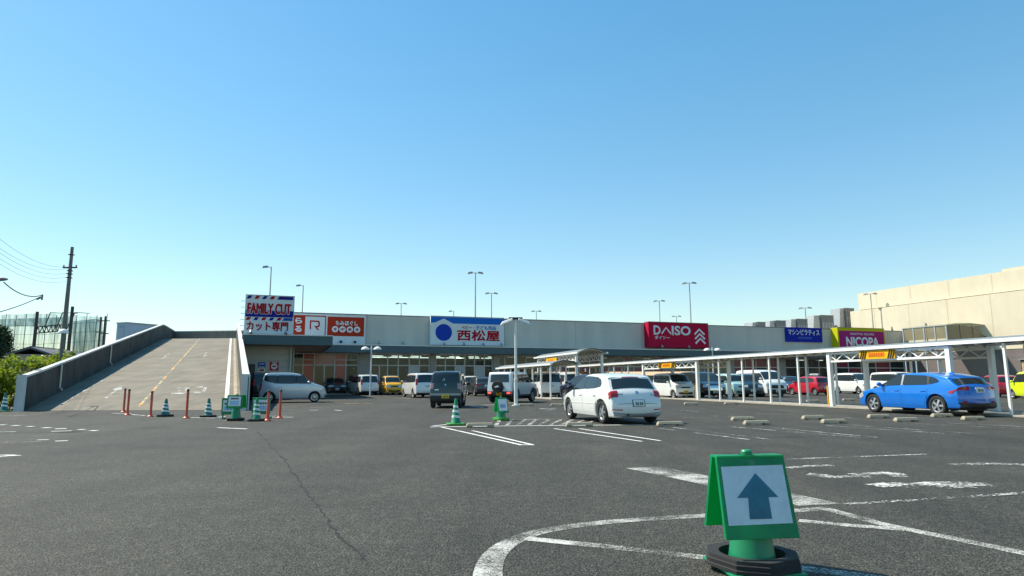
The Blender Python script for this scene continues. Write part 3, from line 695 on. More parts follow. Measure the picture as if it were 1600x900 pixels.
# polycarbonate lean-to along the hall wall
M_POLY = shop_glass('polycarbonate', (.30,.24,.15), .35)
lean = thing('polycarbonate_lean_to', 'brownish see-through lean-to roof on the beige hall wall', 'canopy', KO, FA)
ye = hz(1540, 524, .2)[1]; xf_ = .2
for _ in range(200):
    if proj(KO+FT*xf_+FN*ye+Vector((0,0,6)))[0] <= 1480: break
    xf_ -= .05
ZL = 6.0
for _ in range(200):
    if proj(KO+FT*xf_+FN*ye+Vector((0,0,ZL)))[1] <= 508: break
    ZL += .05
M_LP = mat('lean_post', (.36,.42,.46), .5); nb_ = 4; x = xf_; ys_ = ye
while proj(KO+FT*xf_+FN*ys_+Vector((0,0,ZL)))[0] > 1411 and ys_ < -.3: ys_ += .05
bay = (ys_-ye)/nb_
pr = [(x,ZL),(x+.25*(.2-x),ZL+.22),(x+.6*(.2-x),ZL+.3),(.18,ZL+.2)]
for k in range(nb_+1):
    y = ye+k*bay; MB().box(x-.06,x+.06,y-.06,y+.06,.012,ZL).build('post', M_LP, lean)
    if k < nb_:
        MB().box(x-.012,x+.012,y+.07,y+bay-.07,ZL-1.5,ZL-.05).build('pane', M_POLY, lean)
        MB().add([(q,y,z) for q,z in pr]+[(q,y+bay-.02,z) for q,z in pr]+[(q,y,z+.03) for q,z in pr]+[(q,y+bay-.02,z+.03) for q,z in pr], [(i,i+1,5+i,4+i) for i in range(3)]+[(8+i,12+i,13+i,9+i) for i in range(3)]).build('roof_sheet', M_POLY, lean)
MB().box(x-.09,x+.09,ye-.1,ys_+.1,ZL-.04,ZL+.02).build('eave_beam', M_LP, lean)
for k in range(3):
    a0_, a1_ = x+.1+(.1-x)*k/3, x+.1+(.1-x)*(k+1)/3-.06; top = ZL-.02 if k < 2 else ZL-.5
    MB().prism([(a0_,ZL-1.6),(a1_,ZL-1.6),(a1_,top if k < 2 else ZL-1.2),(a0_,ZL-.02)], ye-.012, ye+.012).build('pane', M_POLY, lean, fix=True)
    MB().box(a1_+.005,a1_+.055,ye-.03,ye+.03,ZL-1.7,ZL+.1 if k < 2 else ZL-1.1).build('mullion', M_DARK, lean)
# notice board at the foot of the hall
nb = thing('notice_board', 'dark framed notice board with posters on the brown wall at right', 'notice board', KO+FN*-16.2, FA)
MB().box(-.02,.2,-4,2,1.9,3.35).build('board', mat('board_dark', (.05,.05,.055), .5), nb); MB().box(-.25,.2,-4.1,2.1,3.352,3.45).build('hood', M_GREY, nb)
for k, c in enumerate(((.45,.33,.2),(.25,.22,.35),(.42,.33,.2),(.15,.13,.15),(.45,.33,.2),(.4,.12,.25),(.1,.1,.12))):
    MB().box(-.04,-.022,1.9-.8*k-.7,1.9-.8*k,2.05,3.2).build('poster', mat('poster_%d' % k, c, .5, var=.3, vscale=5), nb)

# roof plant between the shops and the hall
for i, (px0, px1, py0, d) in enumerate(((1176,1201,503,5),(1203,1234,500.5,6),(1236,1268,498,7),(1271,1310,492,8),(1312,1340,481,9))):
    u0, z1 = UF(px0, py0, d); u1, _ = UF(px1, py0, d); p = FO+FT*u0+FN*d
    t = thing('air_handling_unit', ['lowest, farthest left', 'second from left', 'middle', 'fourth from left', 'tallest, nearest the beige hall'][i]+' of the grey rooftop air units', 'air unit', (p.x, p.y, 5.5), FA, 'rooftop air units')
    w = u1-u0; h = z1-5.5
    MB().box(w*.3, w*.8, 0, 2.2, .15, h-.02).box(w*.802, w, .3, 1.8, .15, h*.72).build('housing', mat('unit_grey', (.17,.18,.18), .6, var=.15), t, bevel=.04)
    MB().box(w*.28, w*.82, -.04, 2.24, h-.018, h+.05).build('lid', M_GALV, t)
    MB().prism([(0,h*.55),(w*.29,h*.45),(w*.29,h-.05),(w*.06,h-.05)], .2, 1.9).build('intake_cowl', M_GALV, t, fix=True)
    for k in range(4): MB().box(w*.32+k*w*.12, w*.32+k*w*.12+w*.08, -.03, -.002, .5, h*.8).build('louvre', M_GREY, t)
    MB().cyl((w*.15,.6,.0),(w*.15,.6,h*.5), .22, n=12).cyl((w*.55,-.5,.1),(w*.85,-.5,.1), .18, n=10).build('duct', M_GALV, t, smooth=40)
# ================================================================== COVERED WALKWAYS
M_CRM = mat('cream_steel', (.70,.67,.55), .5, var=.05); M_ROOF = mat('walkway_roof', (.17,.20,.21), .8, var=.08)
M_YEL = mat('warning_yellow', (.80,.42,.01), .45); M_BLK = mat('warning_black', (.02,.02,.02), .5); M_ORT = mat('warning_orange', (.75,.16,.02), .5)
def arch_roof(t, x0, x1, hw, ze, rise, bay):
    """curved roof in bays: sheet, edge gutters, rafters"""
    n = max(1, round((x1-x0)/bay)); b = (x1-x0)/n; K = 8
    prof = [(-hw+2*hw*i/K, ze+rise*(1-(2*i/K-1)**2)) for i in range(K+1)]
    for k in range(n):
        a, c = x0+k*b+.006, x0+(k+1)*b-.006; m = MB()
        vs = [(a,y,z) for y,z in prof]+[(c,y,z) for y,z in prof]+[(a,y,z-.03) for y,z in prof]+[(c,y,z-.03) for y,z in prof]; q = K+1
        fs = [(i,i+1,q+i+1,q+i) for i in range(K)]+[(2*q+i,3*q+i,3*q+i+1,2*q+i+1) for i in range(K)]+[(i,2*q+i,2*q+i+1,i+1) for i in range(K)]+[(q+i,q+i+1,3*q+i+1,3*q+i) for i in range(K)]
        fs += [(0,q,3*q,2*q),(K,2*q+K,3*q+K,q+K)]
        m.add(vs, fs).build('roof_sheet', M_ROOF, t, fix=True)
    raf = MB()
    for i in range(K): 
        (y0,z0),(y1,z1) = prof[i], prof[i+1]; raf.bar((0,y0,z0-.085),(0,y1,z1-.085), .06, .1, up=(1,0,0))
    rme = raf.mesh('rafter', M_CRM)
    k = 0; x = x0+.2
    while x < x1: inst('rafter', rme, t, (x,0,0)); x += bay/2
    for s in (-1, 1):
        MB().box(x0-.05, x1+.05, s*hw-.07, s*hw+.07, ze-.09, ze+.03).build('gutter', M_WHITE, t)
def truss(t, x0, x1, y, z0, z1, m):
    q = MB().box(x0,x1,y-.04,y+.04,z0-.04,z0+.04).box(x0,x1,y-.04,y+.04,z1-.04,z1+.04); n = max(4, round((x1-x0)/.42)); d = (x1-x0)/n
    for k in range(n):
        a = (x0+k*d, y, z0+.03 if k % 2 else z1-.03); b = (x0+(k+1)*d, y, z1-.03 if k % 2 else z0+.03); q.bar(a, b, .035, .035)
    return q.build('truss', m, t)
def clearance_board(t, xc, y, z0, z1, w):
    b = MB().box(xc-w/2, xc+w/2, y-.02, y+.02, z0, z1).build('clearance_board', M_YEL, t)
    h = z1-z0
    for s in (-1, 1):
        for k in range(3):
            x = xc+s*(w*.40)-.12+k*.13; MB().prism([(x-.05,z0+.01),(x+.0,z0+.01),(x+h*.7+.0-.06,z1-.01),(x+h*.7-.11,z1-.01)], y-.03, y-.021).build('stripe', M_BLK, b, fix=True)
    for k in range(6): MB().box(xc-w*.22+k*w*.075, xc-w*.22+k*w*.075+w*.055, y-.03, y-.021, z0+h*.28, z0+h*.74).build('printed_mark', M_ORT, b)
post_me = MB().box(-.038,.038,-.038,.038,.01,1).mesh('post', M_WHITE); bigpost_me = MB().box(-.085,.085,-.085,.085,.01,1).mesh('post', M_WHITE)

def canopy(name, label, pa, pb, ext=0):
    d = (pb-pa); a = math.atan2(d.y, d.x); t = thing(name, label, 'walkway', (pa.x, pa.y, 0), a, 'covered walkways'); return t, d.length+ext, a
def gpt(px, z): p = atY(px, 590, z); p.z = 0; return p
# main walkway from the shops towards the near right
pa, pb = gpt(905, 60), gpt(1600, 21.5)
wk, WL, wa = canopy('covered_walkway', 'long white covered walkway running to the right edge, with yellow height boards', pa, pb, 7)
ZE, HW = 2.5, 1.15
arch_roof(wk, 0, WL, HW, ZE, .16, 1.45)
dirw = (pb-pa).normalized()
def wx(px, side):      # where the vertical plane through a photo column crosses this side of the walkway
    nrm = Vector((-dirw.y, dirw.x, 0)); o = pa+nrm*side*(HW-.1); dd = ray(px, 590); dd = Vector((dd.x, dd.y))
    A = dd; B = dirw; den = A.x*(-B.y)+A.y*B.x
    k = (o.x*(-B.y)+o.y*B.x)/den; p = Vector((A.x*k, A.y*k, 0)); return (p-o).dot(dirw)
near = -1 if wx(1300, -1) > 0 and (pa+Vector((-dirw.y,dirw.x,0))*-1).length < (pa+Vector((-dirw.y,dirw.x,0))).length else 1
gaps = [(wx(1006,near), wx(1090,near)), (wx(1298,near), wx(1486,near))]
for px in (922, 940, 960, 982, 1124, 1160.5, 1203, 1248, 1574): inst('post', post_me, wk, (wx(px,near), near*(HW-.1), 0), scale=(1,1,ZE-.12))
inst('post', post_me, wk, (wx(1574,near)+1.9, near*(HW-.1), 0), scale=(1,1,ZE-.12))
inst('post', post_me, wk, (wx(1574,near)+3.6, near*(HW-.1), 0), scale=(1,1,ZE-.12))
for px in (915, 931, 951, 972, 1107, 1177.5, 1217, 1260.5, 1307, 1425, 1472): inst('post', post_me, wk, (wx(px,-near), -near*(HW-.1), 0), scale=(1,1,ZE-.12))
for k in range(1, 4): inst('post', post_me, wk, (wx(1545,-near)+1.4*k, -near*(HW-.1), 0), scale=(1,1,ZE-.12))
for (x0, x1), bx in zip(gaps, ((1051, 1139), (1354, 1552))):
    for x in (x0, x1): inst('post', bigpost_me, wk, (x, near*(HW-.1), 0), scale=(1,1,ZE-.12))
    for px in bx: inst('post', bigpost_me, wk, (wx(px,-near), -near*(HW-.1), 0), scale=(1,1,ZE-.12))
    truss(wk, x0, x1, near*(HW-.1), ZE-.5, ZE-.16, M_WHITE)
    truss(wk, wx(bx[0],-near), wx(bx[1],-near), -near*(HW-.1), ZE-.5, ZE-.16, M_CRM)
def _mir(o): pass
x0, x1 = wx(1348,near), wx(1404,near); yb = near*(HW+.0)
cb = thing('height_board', 'nearest yellow height limit board with black stripes on the walkway', 'sign', tuple(pa), wa, 'height boards')
def board_on(t, x0, x1, z0, z1):
    """board hung outside the near eave; local axes follow the walkway"""
    q = MB().box(x0, x1, near*(HW-.02)-.012, near*(HW-.02)+.012, z0, z1).build('board', M_YEL, t); h = z1-z0; y = near*(HW+.005); w = x1-x0
    for e in (0, 1):
        for k in range(3):
            x = x0+(w*.015 if e == 0 else w*.80)+k*w*.062
            MB().prism([(x,z0+.01),(x+w*.03,z0+.01),(x+w*.03+h*.35,z1-.01),(x+h*.35,z1-.01)], y-.006, y+.006).build('stripe', M_BLK, t, fix=True)
    for k in range(7): MB().box(x0+w*(.28+k*.065), x0+w*(.325+k*.065), y-.006, y+.006, z0+h*.3, z0+h*.72).build('printed_mark', M_ORT, t)
board_on(cb, x0, x1, ZE-.47, ZE-.13)
cb2 = thing('height_board', 'small far yellow height limit board on the walkway left of the black minivan', 'sign', tuple(pa), wa, 'height boards')
board_on(cb2, wx(1031,near), wx(1057,near), ZE-.48, ZE-.15)
MB().box(-.5, WL, -HW-.05, HW+.05, .012, .07).build('walkway_slab', mat('walk_concrete', (.36,.33,.27), .85, var=.15), wk)
for px in (1090, 1298):
    MB().box(wx(px,near)-.16, wx(px,near)-.112, near*(HW-.1)-.11, near*(HW-.1)+.11, .1, .95).build('post_guard', M_YEL, wk)
# far short walkway and the tall drive-through canopy
pc, pd = gpt(793, 56), gpt(884, 42); w2, L2, _ = canopy('covered_walkway', 'short far covered walkway left of the tall driveway canopy', pc, pd)
arch_roof(w2, 0, L2, 1.0, 2.3, .25, 1.6)
for k in range(8):
    for s in (-1, 1): inst('post', post_me, w2, (.4+k*(L2-.8)/7, s*.9, 0), scale=(1.2,1.2,2.18))
MB().box(-.3, L2+.3, -1.1, 1.1, .012, .06).build('walkway_slab', MATS['walk_concrete'], w2)
pe, pf = gpt(858, 57), gpt(922, 47.5); w3, L3, _ = canopy('driveway_canopy', 'tall white arched canopy on four thick posts over the driveway', pe, pf)
w3['category'] = 'canopy'; w3['group'] = 'driveway canopies'
arch_roof(w3, -.6, L3+.6, 1.15, 3.25, .32, 1.4)
for x in (.1, L3-.1):
    for s in (-1, 1): inst('post', bigpost_me, w3, (x, s*1.0, 0), scale=(1,1,3.12))
for s in (-1, 1): truss(w3, .1, L3-.1, s*1.0, 2.72, 3.08, M_WHITE)
nrm3 = Vector((-(pf-pe).y, (pf-pe).x, 0)).normalized(); n3 = -1 if ((pe-nrm3).length < (pe+nrm3).length) else 1
hb = thing('height_board', 'small yellow height board on the tall driveway canopy', 'sign', tuple(pe), math.atan2((pf-pe).y,(pf-pe).x), 'height boards')
MB().box(L3*.28, L3*.56, n3*1.12-.012, n3*1.12+.012, 2.70, 3.06).build('board', M_YEL, hb)
for k in range(5): MB().box(L3*(.34+.03*k), L3*(.355+.03*k), n3*1.14-.006, n3*1.14+.006, 2.8, 2.96).build('printed_mark', M_ORT, hb)
# low peach awning in front of the shops
p0, p1 = gpt(836, 57), gpt(1096, 57); d = p1-p0
aw = thing('low_awning', 'long low peach awning behind the walkway posts', 'awning', tuple(p0), math.atan2(d.y, d.x))
M_PEA = mat('peach_canvas', (.62,.42,.26), .8, var=.12, vscale=2)
n = 9; b = d.length/n
for k in range(n):
    MB().prism([(0,1.62),(0,1.66),(1.1,2.0),(1.1,1.96)], k*b+.02, (k+1)*b-.02).build('awning_panel', M_PEA, aw, fix=True)
    o = aw.children[-1]; o.rotation_euler = (0,0,math.pi/2); o.location = (d.length, 0, 0)
for k in range(n+1): MB().box(k*b-.03,k*b+.03,1.0,1.06,.01,1.96).build('post', M_GREY, aw)

# ================================================================== LAMPS
def roof_lamp(px, py, top_h, label, heads=2, base_h=5.5):
    p = G(px, py, top_h); t = thing('roof_lamp', label, 'lamp', (p.x, p.y, base_h), math.atan2(p.y, p.x)-math.pi/2, 'lamps on the rooftop car park'); h = top_h-base_h
    MB().cyl((0,0,0),(0,0,h), .09, .055, 8).build('pole', M_GALV, t, smooth=40)
    for s in ((-1, 1) if heads == 2 else (-1,)):
        a = MB().bar((0,0,h-.05),(s*.35,0,h-.02), .06, .06); a.build('arm', M_GREY, t)
        MB().add([(s*.3,-.22,h-.06),(s*.85,-.17,h-.16),(s*.85,.17,h-.16),(s*.3,.22,h-.06),(s*.35,-.18,h+.1),(s*.8,-.12,h+.02),(s*.8,.12,h+.02),(s*.35,.18,h+.1)],
                 [(0,1,2,3),(7,6,5,4),(0,4,5,1),(1,5,6,2),(2,6,7,3),(3,7,4,0)]).build('lamp_head', mat('lamp_head', (.25,.25,.25), .5), t, fix=True)
    return t
for px, py, lab, hd in ((424,417,'rooftop lamp with one head rising above the barber sign',1),(474,446,'thin rooftop lamp just right of the barber sign',1),(627,474,'small rooftop lamp above the bare wall left of the gabled sign',2),
                    (743,426,'tallest rooftop lamp above the gabled sign',2),(768,458,'shorter rooftop lamp right of the tallest one',2),(838,486,'tiny rooftop lamp over the wall right of the gabled sign',2),
                    (1030,470,'small rooftop lamp above the left of the crimson sign',2),(1077,442,'tall rooftop lamp above the right of the crimson sign',2),(1057,494,'lamp head barely showing above the crimson sign',2),(709,486,'tiny rooftop lamp above the gable of the blue band',1)):
    roof_lamp(px, py, 12.9, lab, hd)
roof_lamp(1258, 481, 11.2, 'rooftop lamp before the grey air units', 2); roof_lamp(1360, 459, 13.0, 'rooftop lamp before the beige hall wall', 2)
def twin_lamp(px, py, z, top, label, tilt=.35):
    p = gpt(px, z); t = thing('twin_lamp', label, 'lamp', tuple(p), math.atan2(p.y, p.x)-math.pi/2, 'twin lamps in the car park')
    MB().cyl((0,0,.01),(0,0,1.25), .09, .085, 12).cyl((0,0,1.25),(0,0,top), .065, .055, 12).build('pole', M_WHITE, t, smooth=40)
    MB().cyl((0,0,.008),(0,0,.05), .2, n=16).cyl((0,0,1.22),(0,0,1.3), .1, n=12).build('base_collar', M_WHITE, t, smooth=40)
    MB().box(-.34,.34,-.06,.06,top-.06,top+.06).build('crossbar', M_DARK, t, bevel=.02)
    for s in (-1, 1):
        a = R(-14*s) if tilt else 0
        h = MB().add([(s*.12,-.16,top-.1),(s*.78,-.12,top-.36),(s*.78,.12,top-.36),(s*.12,.16,top-.1),(s*.16,-.12,top+.02),(s*.66,-.07,top-.16),(s*.66,.07,top-.16),(s*.16,.12,top+.02)],
                 [(0,1,2,3),(7,6,5,4),(0,4,5,1),(1,5,6,2),(2,6,7,3),(3,7,4,0)]); h.build('lamp_head', M_WHITE, t, bevel=.03, fix=True)
    return t
twin_lamp(806, 632, 31.5, 4.25, 'white twin headed lamp post standing behind the small green sign')
def dome_twin(px, z, top, label):
    p = gpt(px, z); t = thing('twin_lamp', label, 'lamp', tuple(p), 0, 'twin lamps in the car park')
    MB().cyl((0,0,.01),(0,0,top), .06, .05, 10).build('pole', M_WHITE, t, smooth=40)
    for s in (-1, 1):
        MB().bar((0,0,top-.3),(s*.35,0,top-.15), .05, .05).build('arm', M_WHITE, t)
        MB().lathe([(.33,0),(.31,.08),(.23,.17),(.1,.23),(0,.25)], 14, (s*.5,0,top-.3)).build('lamp_head', M_WHITE, t, smooth=60)
dome_twin(579, 52, 4.05, 'white twin lamp with domed heads in front of the shop columns'); dome_twin(1115, 62, 4.35, 'twin lamp whose domed heads peep over the walkway roof')

# ================================================================== WHEEL STOPS
M_STOP = mat('stop_concrete', (.32,.28,.20), .9, var=.2, vscale=8, bump=.3)
sm = MB()
for x0, x1 in ((-.36,-.2),(.2,.36)): sm.prism([(-.09,0.008),(.09,0.008),(.075,.05),(-.075,.05)], x0, x1)
for i in range(len(sm.v)): v = sm.v[i]; sm.v[i] = (v[1], v[0], v[2])
sm.add([(-.36,-.09,.05),(.36,-.09,.05),(.36,.09,.05),(-.36,.09,.05),(-.32,-.05,.12),(.32,-.05,.12),(.32,.05,.12),(-.32,.05,.12)], [(0,3,2,1),(4,5,6,7),(0,1,5,4),(1,2,6,5),(2,3,7,6),(3,0,4,7)])
stop_me = sm.mesh('wheel_stop', M_STOP, fix=True)
def stop(px, py, label, a=8):
    p = G(px, py); o = bpy.data.objects.new('wheel_stop', stop_me); COL.objects.link(o); o.location = (p.x,p.y,0); o.rotation_euler = (0,0,R(a))
    tag(o, label, 'wheel stop', 'concrete wheel stops'); 
    b = o.modifiers.new('bevel', 'BEVEL'); b.width = .012; b.segments = 2
for i, (px, py) in enumerate(((750,668),(905,667),(1047,665.5),(1182,664),(1303,661.5),(1416,659),(1521,656.5))): stop(px, py, 'concrete wheel stop, %s from left in the nearest row' % ordn(i))
for i, (px, py) in enumerate(((1161,657.5),(1271,655.5),(1373,653.5),(1472,652),(1597,651))): stop(px, py, 'concrete wheel stop, %s from left in the second row' % ordn(i))
for px, py, lab in ((822,634,'concrete wheel stop at the foot of the white twin lamp post'),(793,632.5,'concrete wheel stop left of the white twin lamp post'),(872,634.5,'concrete wheel stop just left of the white hatchback'),
                    (1080,632.5,'concrete wheel stop before the black minivan by the walkway'),(1143,632,'concrete wheel stop right of the thick walkway post'),(1270,628,'concrete wheel stop under the red hatchback behind the walkway'),(1326,626,'concrete wheel stop between the walkway and the white minivan')):
    stop(px, py, lab, 5)

# ================================================================== CONES, POSTS, STANDING SIGNS
M_GRN = mat('cone_green', (.005,.20,.085), .42, var=.12, vscale=5); M_GRL = mat('cone_base_green', (.05,.30,.03), .5, var=.15, vscale=8)
def green_plastic(name, c, tr):
    m, t, b, N, L = nodes(name); b.inputs['Base Color'].default_value = (*c, 1); b.inputs['Roughness'].default_value = .4
    tl = N.new('ShaderNodeBsdfTranslucent'); tl.inputs[0].default_value = (c[0]*2, min(1, c[1]*2.2), c[2]*1.6, 1); ms = N.new('ShaderNodeMixShader'); ms.inputs[0].default_value = tr
    tc = N.new('ShaderNodeTexCoord'); n = N.new('ShaderNodeTexNoise'); n.inputs['Scale'].default_value = 6; n.inputs['Detail'].default_value = 6; L.new(tc.outputs['Object'], n.inputs['Vector'])
    r = N.new('ShaderNodeMapRange'); r.inputs[1].default_value = .3; r.inputs[2].default_value = .7; r.inputs[3].default_value = .8; r.inputs[4].default_value = 1.2; L.new(n.outputs['Fac'], r.inputs[0])
    hs = N.new('ShaderNodeHueSaturation'); hs.inputs['Color'].default_value = (*c, 1); L.new(r.outputs[0], hs.inputs['Value']); L.new(hs.outputs[0], b.inputs['Base Color'])
    L.new(b.outputs[0], ms.inputs[1]); L.new(tl.outputs[0], ms.inputs[2]); L.new(ms.outputs[0], N['Material Output'].inputs[0]); return m
M_BRD = green_plastic('board_green', (.004,.29,.12), .4)
M_TEALC = mat('cone_teal', (.004,.13,.10), .42, var=.1); M_ORN = mat('post_orange', (.62,.075,.02), .42, var=.1); M_REFL = mat('reflective_white', (.7,.72,.72), .35, var=.08)
M_ORD = mat('reflective_dim', (.35,.12,.10), .4)
def ring_band(r_of, z0, z1, slant, n=28):
    m = MB()
    for i in range(n):
        t = 2*math.pi*i/n; dz = slant*math.cos(t+2.2)
        m.add([(r_of(z0+dz)*math.cos(t), r_of(z0+dz)*math.sin(t), z0+dz), (r_of(z1+dz)*math.cos(t), r_of(z1+dz)*math.sin(t), z1+dz)], [])
    for i in range(n): j = (i+1) % n; m.f.append((2*i,2*j,2*j+1,2*i+1)); m.mi.append(0)
    return m
def traffic_cone(px, py, label, body, base, H=.72, rz=0, base_w=.19, bh=.05):
    p = G(px, py); t = thing('traffic_cone', label, 'cone', (p.x,p.y,0), rz, 'green traffic cones')
    s = base_w; MB().slab([(-s,-s*.75),(-s*.75,-s),(s*.75,-s),(s,-s*.75),(s,s*.75),(s*.75,s),(-s*.75,s),(-s,s*.75)], .008, bh).build('base', base, t, bevel=.012)
    r = lambda z: .135-(.135-.032)*(z-bh)/(H-bh)
    MB().lathe([(.15,bh-.01),(.14,bh+.03),(r(bh+.04),bh+.04),(r(H-.02),H-.02),(r(H)-.004,H),(.0,H)], 28).build('cone', body, t, smooth=40)
    for k, (a, b) in enumerate(((.22,.31),(.42,.51),(.60,.68))): ring_band(lambda z: r(z)+.003, a*H+.03, b*H+.03, .018).build('reflective_band', M_REFL, t, smooth=60)
    return t
traffic_cone(712, 664, 'green and white cone on a light green base at the corner of the striped box', M_GRN, M_GRL, .72, .2, .25)
traffic_cone(258, 651, 'left of two teal cones with black base before the ramp', M_TEALC, M_RUB, .62, 0, .22, .075)
traffic_cone(325, 652, 'right of two teal cones with black base before the ramp', M_TEALC, M_RUB, .64, 0, .22, .075)
traffic_cone(6, 643, 'green cone at the foot of the left ramp parapet', M_TEALC, M_GRN, .78, .3, .24)
c = traffic_cone(400, 658, 'bright green cone standing before a framed notice, right of the ramp foot', M_GRN, M_RUB, .70, .2, .23, .07)
def flex_post(px, py, top, label):
    p = G(px, py); t = thing('flexible_post', label, 'post', (p.x,p.y,0), 0, 'orange flexible posts before the ramp')
    h = (CP.z+(ray(px,top)*(p.y/ray(px,top).y)).z)
    MB().lathe([(.11,.008),(.11,.02),(.06,.05),(.042,.09),(.04,h-.03),(.03,h),(0,h)], 18).build('post_body', M_ORN, t, smooth=40)
    for a in (.70, .82): MB().lathe([(.042,h*a),(.042,h*(a+.07))], 18).build('reflective_band', M_ORD, t, smooth=60)
    MB().lathe([(.043,h*.93),(.043,h*.985),(.03,h+.004),(0,h+.004)], 18).build('cap', M_DARK, t, smooth=60)
for px, py, top, lab in ((193,644,607,'leftmost orange flexible post before the ramp'),(199,648.5,608,'second orange flexible post, close beside the leftmost'),(235,651,611,'orange flexible post just left of the left teal cone'),
                         (291,653.5,608,'orange flexible post between the two teal cones'),(418,657.5,610,'orange flexible post right of the green notices'),(437,653.5,609,'rightmost orange flexible post near the silver van wheel')):
    flex_post(px, py, top, lab)

def board_sign(px, py, label, H, bw, bh, rz, base_m, faces, bigbase=False, flat=False, name='cone_sign'):
    """tent-shaped board dropped over a cone, on a weight"""
    p = G(px, py); t = thing(name, label, 'sign', (p.x,p.y,0), rz, 'green cone signs')
    if bigbase:
        MB().box(-.235,.235,-.235,.235,.008,.03).build('base', M_GRN, t, bevel=.008)
        o = []; ii = []
        for i in range(48):
            a = 2*math.pi*i/48; c, s_ = math.cos(a), math.sin(a); q_ = a+R(24); k = .282/max(abs(math.cos(q_)), abs(math.sin(q_)), (abs(math.cos(q_))+abs(math.sin(q_)))/1.36)
            o.append((c*k, s_*k)); ii.append((c*.205, s_*.195))
        m = MB(); n = 48; lv = [(.034,1.0),(.052,1.0),(.056,.975),(.082,.985),(.086,.965),(.108,.96)]
        for z, k in lv: m.add([(x*k,y*k,z) for x,y in o], [])
        m.add([(x,y,.108) for x,y in ii], []); m.add([(x,y,.034) for x,y in ii], [])
        for j in range(7):
            for i in range(n): m.f.append((j*n+i, j*n+(i+1)%n, (j+1)*n+(i+1)%n, (j+1)*n+i)); m.mi.append(0)
        for i in range(n): m.f.append((7*n+i, 7*n+(i+1)%n, (i+1)%n, i)); m.mi.append(0)
        m.build('weight', M_RUB, t, smooth=35, fix=True)
    else: MB().slab([(-.21,-.16),(-.16,-.21),(.16,-.21),(.21,-.16),(.21,.16),(.16,.21),(-.16,.21),(-.21,.16)], .008, .09).build('weight', base_m, t, bevel=.015)
    b0 = .03 if bigbase else .09
    MB().lathe([(.155,b0),(.145,b0+.03),(.06,H-.06),(.036,H-.055),(.036,H-.01),(.028,H),(.0,H-.006)], 32).build('cone', M_GRN, t, smooth=35)
    zt = H-.045; zb = zt-bh; lean = .03 if flat else .115; tk = .012; g = .105 if flat else .05
    for s, nm in ((-1,'front_board'),(1,'back_board')):
        bb = zb if s < 0 else zb+.02
        vs = [(-bw/2,s*g,zt),(bw/2,s*g,zt),(bw/2+.012,s*(g+lean),bb),(-bw/2-.012,s*(g+lean),bb)]
        vs += [(x,y-s*tk,z) for x,y,z in vs]
        o = MB().add(vs, [(0,1,2,3),(7,6,5,4),(0,4,5,1),(1,5,6,2),(2,6,7,3),(3,7,4,0)]).build(nm, M_BRD, t, fix=True, bevel=.004)
        for e in (-1, 1):       # folded side flanges
            x = e*bw/2; MB().add([(x,s*g,zt),(x+e*.012,s*(g+lean),bb),(x+e*.012,s*(g+lean-.03),bb),(x,s*(g-.03),zt)], [(0,1,2,3)]).build('flange', M_BRD, o)
    MB().box(-bw/2, -.045, -g, g, zt, zt+.012).box(.045, bw/2, -g, g, zt, zt+.012).box(-.045,.045,-g,-.04,zt,zt+.012).box(-.045,.045,.04,g,zt,zt+.012).build('top_plate', M_BRD, t)
    ang = math.atan2(lean, bh); dirz = Vector((0,-math.sin(ang),-math.cos(ang))); nrm = Vector((0,-math.cos(ang),math.sin(ang)))
    def onface(pts, m, lift, nm):
        q = [Vector((x*bw, -g, zt))+dirz*(v*bh/math.cos(ang))+nrm*lift for x, v in pts]; n = len(q)
        return MB().add(q, [tuple(range(n))]).build(nm, m, t, fix=True)
    for pts, m, lift, nm in faces: onface(pts, m, lift, nm)
    return t
M_FACE = mat('sheet_white', (.55,.62,.66), .35, var=.12, vscale=7); M_ARR = mat('arrow_blue', (.002,.12,.19), .35, var=.3, vscale=4)
arrow = [(.03,.20),(.31,.50),(.165,.50),(.165,.76),(-.155,.76),(-.13,.50),(-.29,.50)]
board_sign(1176, 889, 'big green cone sign with a blue arrow in the foreground', .742, .455, .478, R(7), None,
   [([(-.46,.11),(.46,.10),(.46,.82),(-.47,.83)], M_FACE, .003, 'face_sheet'), (arrow, M_ARR, .006, 'arrow')], bigbase=True)
M_LBL = mat('print_light_blue', (.12,.42,.75), .5); M_PRT = mat('print_dark', (.03,.035,.05), .5)
def notice(blue=True):
    f = [([(-.40,.08),(.40,.08),(.40,.80),(-.40,.80)], M_REFL, .004, 'face_sheet')]
    for k in range(7): f.append(([(-.26+k*.075,.18),(-.20+k*.075,.18),(-.20+k*.075,.30),(-.26+k*.075,.30)], M_PRT, .008, 'printed_mark'))
    for r in range(2):
        for k in range(7): f.append(([(-.30+k*.085,.42+r*.17),(-.235+k*.085,.42+r*.17),(-.235+k*.085,.53+r*.17),(-.30+k*.085,.53+r*.17)], M_LBL, .008, 'printed_mark'))
    return f
board_sign(368, 657.5, 'green notice board on a black weight at the right foot of the ramp', .82, .50, .40, R(-6), M_RUB, notice(), flat=True)
board_sign(783, 657, 'small green tent sign with a white sheet beside the striped box', .72, .34, .44, R(30), M_GRL,
   [([(-.44,.06),(.44,.06),(.44,.86),(-.44,.86)], M_REFL, .004, 'face_sheet'), ([(-.28,.42),(.26,.42),(.26,.66),(-.28,.66)], mat('print_pale_blue', (.25,.36,.50), .5), .008, 'printed_mark')], flat=False)
